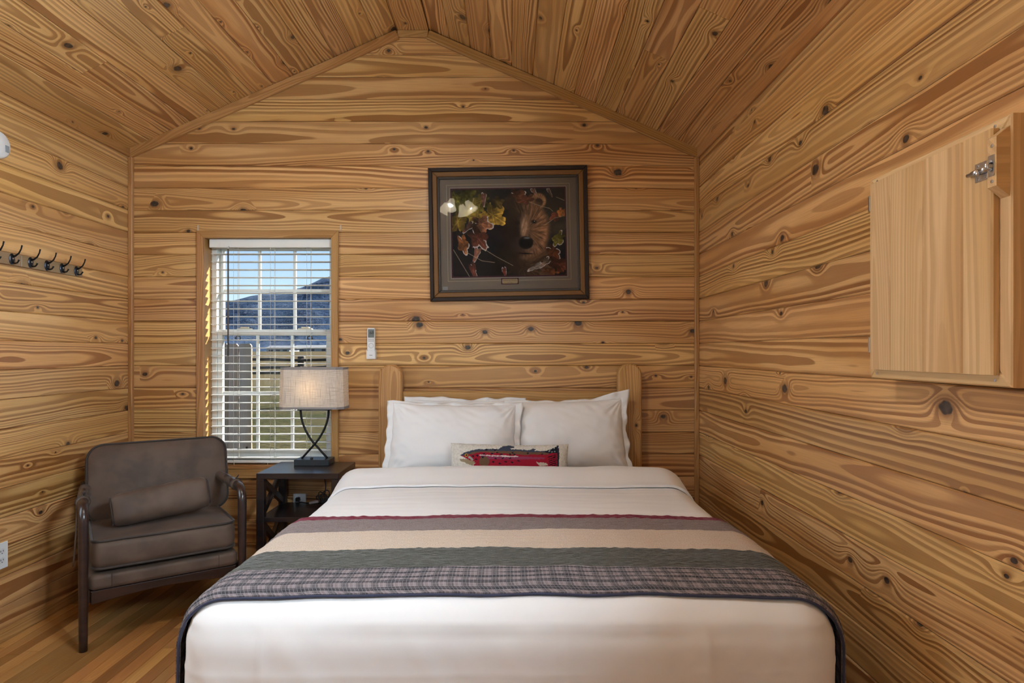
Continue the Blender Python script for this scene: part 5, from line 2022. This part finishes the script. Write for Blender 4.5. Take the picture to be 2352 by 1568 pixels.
MB().tube([(0.0135 * math.cos(t), -0.0096, 0.074 + 0.0135 * math.sin(t)) for t in [2 * math.pi * j / 24 for j in range(24)]], 0.0012, 6, closed=True).build('button_ring', PLASTIC_G, rem, True)

# ================================================================== COAT RACKS
def coat_rack(y0_, y1_, hooks, label):
    r_ = thing('coat_rack', label, 'coat rack', (XL, (y0_ + y1_) / 2, 1.696), group='hook racks on the side wall')
    L = y1_ - y0_
    MB().box((-L / 2, -0.0265, 0.0005), (L / 2, 0.0265, 0.013), 0.0015).build('board', RACK_WOOD, r_, M=frame_M((0, 0, 0), (0, 1, 0), (0, 0, 1)))
    for i, hy in enumerate(hooks):
        yy = hy - (y0_ + y1_) / 2
        h = MB()
        # oval escutcheon
        h.lathe([(0.0, 0.0), (0.0145, 0.0), (0.0145, 0.003), (0.011, 0.0065), (0.0, 0.008)], 20,
                M=Matrix.Translation((0.013, yy, 0.0)) @ Matrix.Rotation(R(90), 4, 'Y') @ Matrix.Diagonal((1.75, 1.0, 1, 1)))
        ho = h.build('hook', HOOK_MET, r_, 'auto')
        MB().tube([(0.016, yy, 0.012), (0.030, yy, 0.014), (0.046, yy, 0.026), (0.056, yy, 0.045), (0.060, yy, 0.062)], [0.0055, 0.0042, 0.0034, 0.0030, 0.0034], 10).build('upper_prong', BLACK_METAL, ho, True)
        MB().tube([(0.016, yy, -0.014), (0.026, yy, -0.019), (0.038, yy, -0.017), (0.045, yy, -0.008), (0.046, yy, -0.003)], [0.0046, 0.0036, 0.0032, 0.0034, 0.0046], 10).build('lower_prong', BLACK_METAL, ho, True)
        MB().lathe([(0.0, 0.0), (0.0038, 0.0), (0.003, 0.0016), (0.0, 0.002)], 10, M=Matrix.Translation((0.0205, yy, 0.002)) @ Matrix.Rotation(R(90), 4, 'Y')).build('screw', STEEL, ho)
    return r_


coat_rack(2.818, 3.219, [2.869, 2.970, 3.070, 3.172], 'complete hook rack with four black double hooks, nearer the window wall')
coat_rack(2.412, 2.815, [2.463, 2.562, 2.663, 2.762], 'hook rack cut off by the picture edge beside the complete one')

# ================================================================== SMOKE DETECTOR
sd_ = thing('smoke_detector', 'round white smoke detector high on the coat hook wall', 'smoke detector', (XL, 2.690, 2.185), (0, R(90), 0))
MB().lathe([(0.0, 0.0), (0.060, 0.0), (0.060, 0.012), (0.057, 0.020), (0.050, 0.026), (0.0, 0.030)], 36).build('body', PLASTIC_W, sd_, 'auto')
MB().lathe([(0.0, 0.0), (0.018, 0.0), (0.018, 0.003), (0.0, 0.0045)], 20, M=Matrix.Translation((0.020, -0.010, 0.0275))).build('test_button', PLASTIC_W, sd_, 'auto')
for k_ in range(5):
    MB().bar((-0.004 + 0.0, 0.020 + k_ * 0.005, 0.0292 - k_ * 0.0004), (0.026, 0.022 + k_ * 0.005, 0.0286 - k_ * 0.0005), 0.0022, 0.0012).build('grille_slot', plain('grey_slot', (0.22, 0.25, 0.28), 0.5), sd_)

# ================================================================== HATCH ON THE RIGHT WALL
ha = thing('wall_hatch', 'pine hatch with plank door and sliding bolt on the side wall', 'hatch', (XR, 1.52, 1.49))
def hl(p):
    return Vector((p[0] - XR, p[1] - 1.52, p[2] - 1.49))
XF, XD = 1.029, 1.013                       # face of the frame, face of the door
HYN, HYF, HZ0, HZ1 = 1.268, 1.768, 1.206, 1.772
fwid = 0.040


def hatch_bar(pts, name, mat=PINE_PALE):
    """mitred frame piece in the wall plane: pts are (y, z) ccw as seen from the room"""
    yc, zc = sum(p[0] for p in pts) / len(pts), sum(p[1] for p in pts) / len(pts)
    hor = max(p[0] for p in pts) - min(p[0] for p in pts) > max(p[1] for p in pts) - min(p[1] for p in pts)
    if hor:      # local X -> -y, local Y -> z, local Z -> -x
        loc = [(-(p[0] - yc), p[1] - zc) for p in pts]
        M = frame_M(hl((XR, yc, zc)), (0, -1, 0), (0, 0, 1))
    else:        # local X -> z, local Y -> y
        loc = [(p[1] - zc, p[0] - yc) for p in pts]
        M = frame_M(hl((XR, yc, zc)), (0, 0, 1), (0, 1, 0))
    a = sum(loc[i][0] * loc[(i + 1) % len(loc)][1] - loc[(i + 1) % len(loc)][0] * loc[i][1] for i in range(len(loc)))
    if a < 0:
        loc = loc[::-1]
    return MB().prism(loc, 0.0, XR - XF, 0.003).build(name, mat, ha, M=M)


hatch_bar([(HYN, HZ1), (HYF, HZ1), (HYF - fwid, HZ1 - fwid), (HYN + fwid, HZ1 - fwid)], 'frame_bar')
hatch_bar([(HYN, HZ0), (HYF, HZ0), (HYF - fwid, HZ0 + fwid), (HYN + fwid, HZ0 + fwid)], 'frame_bar')
hatch_bar([(HYN, HZ0), (HYN, HZ1), (HYN + fwid, HZ1 - fwid), (HYN + fwid, HZ0 + fwid)], 'frame_bar')
hatch_bar([(HYF, HZ0), (HYF, HZ1), (HYF - fwid, HZ1 - fwid), (HYF - fwid, HZ0 + fwid)], 'frame_bar')
MB().box((0.0, -0.20, -0.23), (-0.03, 0.20, 0.23)).build('back_panel', SHEATH, ha, M=Matrix.Translation((-0.002, 0, 0)) @ Matrix.Identity(4))
door = bpy.data.objects.new('hatch_door', None)
COL.objects.link(door)
door.parent = ha
dz0, dz1 = 1.231, 1.752
cuts = [1.300, 1.387, 1.518, 1.651, 1.745]
for a_, b_ in zip(cuts[:-1], cuts[1:]):
    L, w = dz1 - dz0, b_ - a_
    o = board('plank', door, rect(-L / 2, L / 2, -w / 2 + 0.0003, w / 2 - 0.0003), XF - XD - 0.0005, 0.0036,
              frame_M(hl((XD, (a_ + b_) / 2, (dz0 + dz1) / 2)), (0, 0, 1), (0, 1, 0)), PINE_PALE)
for zz in (1.30, 1.70):
    MB().box((-0.004, 0.0, -0.022), (0.010, 0.008, 0.022), 0.001).build('hinge', STEEL, ha, M=Matrix.Translation(hl((XD + 0.004, 1.745, zz))))
# latch block on the frame
blk = [(1.598, 0), (1.745, 0)]
poly = [(-0.085, -0.0145), (0.085, -0.0145), (0.065, 0.022), (-0.065, 0.022)]
zb0, zb1 = 1.612, 1.748
M = frame_M(hl((XF, 1.2845, 0)), (0, 0, 1), (1, 0, 0))
yb = [(1.602, 0.0), (1.748, 0.0), (1.726, -0.028), (1.624, -0.028)]
o = MB()
y_a, y_b = 1.2725, 1.2965
vs = [hl((XF + d, yy, zz)) for yy in (y_a, y_b) for zz, d in yb]
o.add(vs, [(0, 1, 2, 3), (7, 6, 5, 4), (0, 4, 5, 1), (1, 5, 6, 2), (2, 6, 7, 3), (3, 7, 4, 0)])
o.build('latch_block', PINE_PALE, ha, smooth=False, merge=1e-6)
# barrel bolt: plate and barrel on the door, catch on the block
zbt = 1.668
bolt = MB().box((-0.0022, 0.0, -0.020), (0.0, 0.040, 0.020), 0.0008).build('bolt_plate', STEEL, ha, M=Matrix.Translation(hl((XD, 1.306, zbt))))
for dy, r_ in (((0.000, 0.016), 0.0062), ((0.022, 0.040), 0.0062)):
    MB().tube([(-0.0065, dy[0], 0), (-0.0065, dy[1], 0)], r_, 14).build('bolt_barrel', STEEL, bolt, True)
MB().tube([(-0.0065, -0.030, 0), (-0.0065, 0.055, 0)], 0.0042, 12).build('bolt_rod', STEEL, bolt, True)
MB().tube([(-0.0065, 0.020, 0), (-0.013, 0.020, -0.008)], [0.0035, 0.0042], 10).build('bolt_knob', STEEL, bolt, True)
for dy in (0.009, 0.031):
    for dz in (-0.0145, 0.0145):
        MB().lathe([(0.0, 0.0), (0.0030, 0.0), (0.002, 0.0012), (0.0, 0.0014)], 8, M=Matrix.Translation((-0.0022, dy, dz)) @ Matrix.Rotation(R(-90), 4, 'Y')).build('screw', STEEL, bolt)
ctc = MB().box((-0.0016, 0.0, -0.022), (0.0, 0.017, 0.022), 0.0006).build('bolt_catch', STEEL, ha, M=Matrix.Translation(hl((XF - 0.028, 1.277, zbt))))
MB().tube([(-0.0016, 0.0085, -0.008), (-0.010, 0.0085, -0.006), (-0.011, 0.0085, 0.0), (-0.010, 0.0085, 0.006), (-0.0016, 0.0085, 0.008)], 0.004, 8).build('catch_loop', STEEL, ctc, True)
for yy, zz, xx in ((1.2845, 1.709, XF - 0.028), (1.2845, 1.635, XF - 0.028), (1.312, HZ1 - 0.012, XF), (1.312, HZ0 + 0.014, XF), (1.735, HZ1 - 0.012, XF), (1.735, HZ0 + 0.014, XF)):
    s_ = MB().lathe([(0.0, 0.0), (0.0036, 0.0), (0.0036, 0.0006), (0.0, 0.0012)], 10, M=Matrix.Translation(hl((xx, yy, zz))) @ Matrix.Rotation(R(-90), 4, 'Y'))
    s_.build('screw', STEEL, ha)

# ================================================================== CEILING LIGHT (above the frame, seen in the picture glass)
CLX, CLY, CLZ = -0.49, 1.72, 2.62
cl = thing('ceiling_light', 'hanging ceiling light with frosted tulip shades mirrored in the picture glass', 'ceiling light', (CLX, CLY, CLZ))
BRASS = plain('aged_brass', (0.30, 0.20, 0.09), 0.35, 0.5, 1.0)
MB().tube([(0, 0, 0.03), (0, 0, RZ - CLZ - 0.03)], 0.012, 12).build('rod', BRASS, cl, True)
MB().lathe([(0.0, RZ - CLZ - 0.055), (0.055, RZ - CLZ - 0.050), (0.065, RZ - CLZ - 0.026), (0.0, RZ - CLZ - 0.0255)], 24).build('canopy', BRASS, cl, True)
MB().lathe([(0.0, -0.03), (0.03, -0.02), (0.045, 0.0), (0.045, 0.03), (0.02, 0.05), (0.0, 0.055)], 24).build('hub', BRASS, cl, True)
FROST = Mat('frosted_glass', 0.5, (0.9, 0.87, 0.8))
FROST.set('Emission Color', (1.0, 0.84, 0.58, 1)); FROST.set('Emission Strength', 11.0)
BULB = Mat('ceiling_bulb', 0.5, (1, 0.9, 0.7))
BULB.set('Emission Color', (1.0, 0.80, 0.50, 1)); BULB.set('Emission Strength', 22.0)
for k_ in range(4):
    a = R(20 + 90 * k_)
    d = Vector((math.cos(a), math.sin(a), 0))
    arm = MB().tube([d * 0.04 + Vector((0, 0, 0.01)), d * 0.07 + Vector((0, 0, 0.02)), d * 0.10 + Vector((0, 0, 0.0))], 0.007, 8).build('arm', BRASS, cl, True)
    ax = (d * 0.50 + Vector((0, 0, -0.86))).normalized()
    Q = Matrix.Translation(d * 0.10) @ ax.to_track_quat('Z', 'Y').to_matrix().to_4x4()
    MB().lathe([(0.016, -0.004), (0.022, 0.0), (0.028, 0.02), (0.036, 0.05), (0.050, 0.085), (0.058, 0.095), (0.055, 0.095), (0.047, 0.084), (0.033, 0.05), (0.025, 0.02), (0.016, 0.002)], 20, M=Q).build('tulip_shade', FROST.m, arm, True)
    MB().lathe([(0.0, 0.004), (0.010, 0.008), (0.013, 0.022), (0.008, 0.034), (0.0, 0.036)], 12, M=Q).build('bulb', BULB.m, arm, True)
    add_light('ceiling_bulb_light', 'POINT', Vector((CLX, CLY, CLZ)) + (Q @ Vector((0, 0, 0.055))), None, 16.0, (0.90, 0.95, 1.0)).data.shadow_soft_size = 0.02
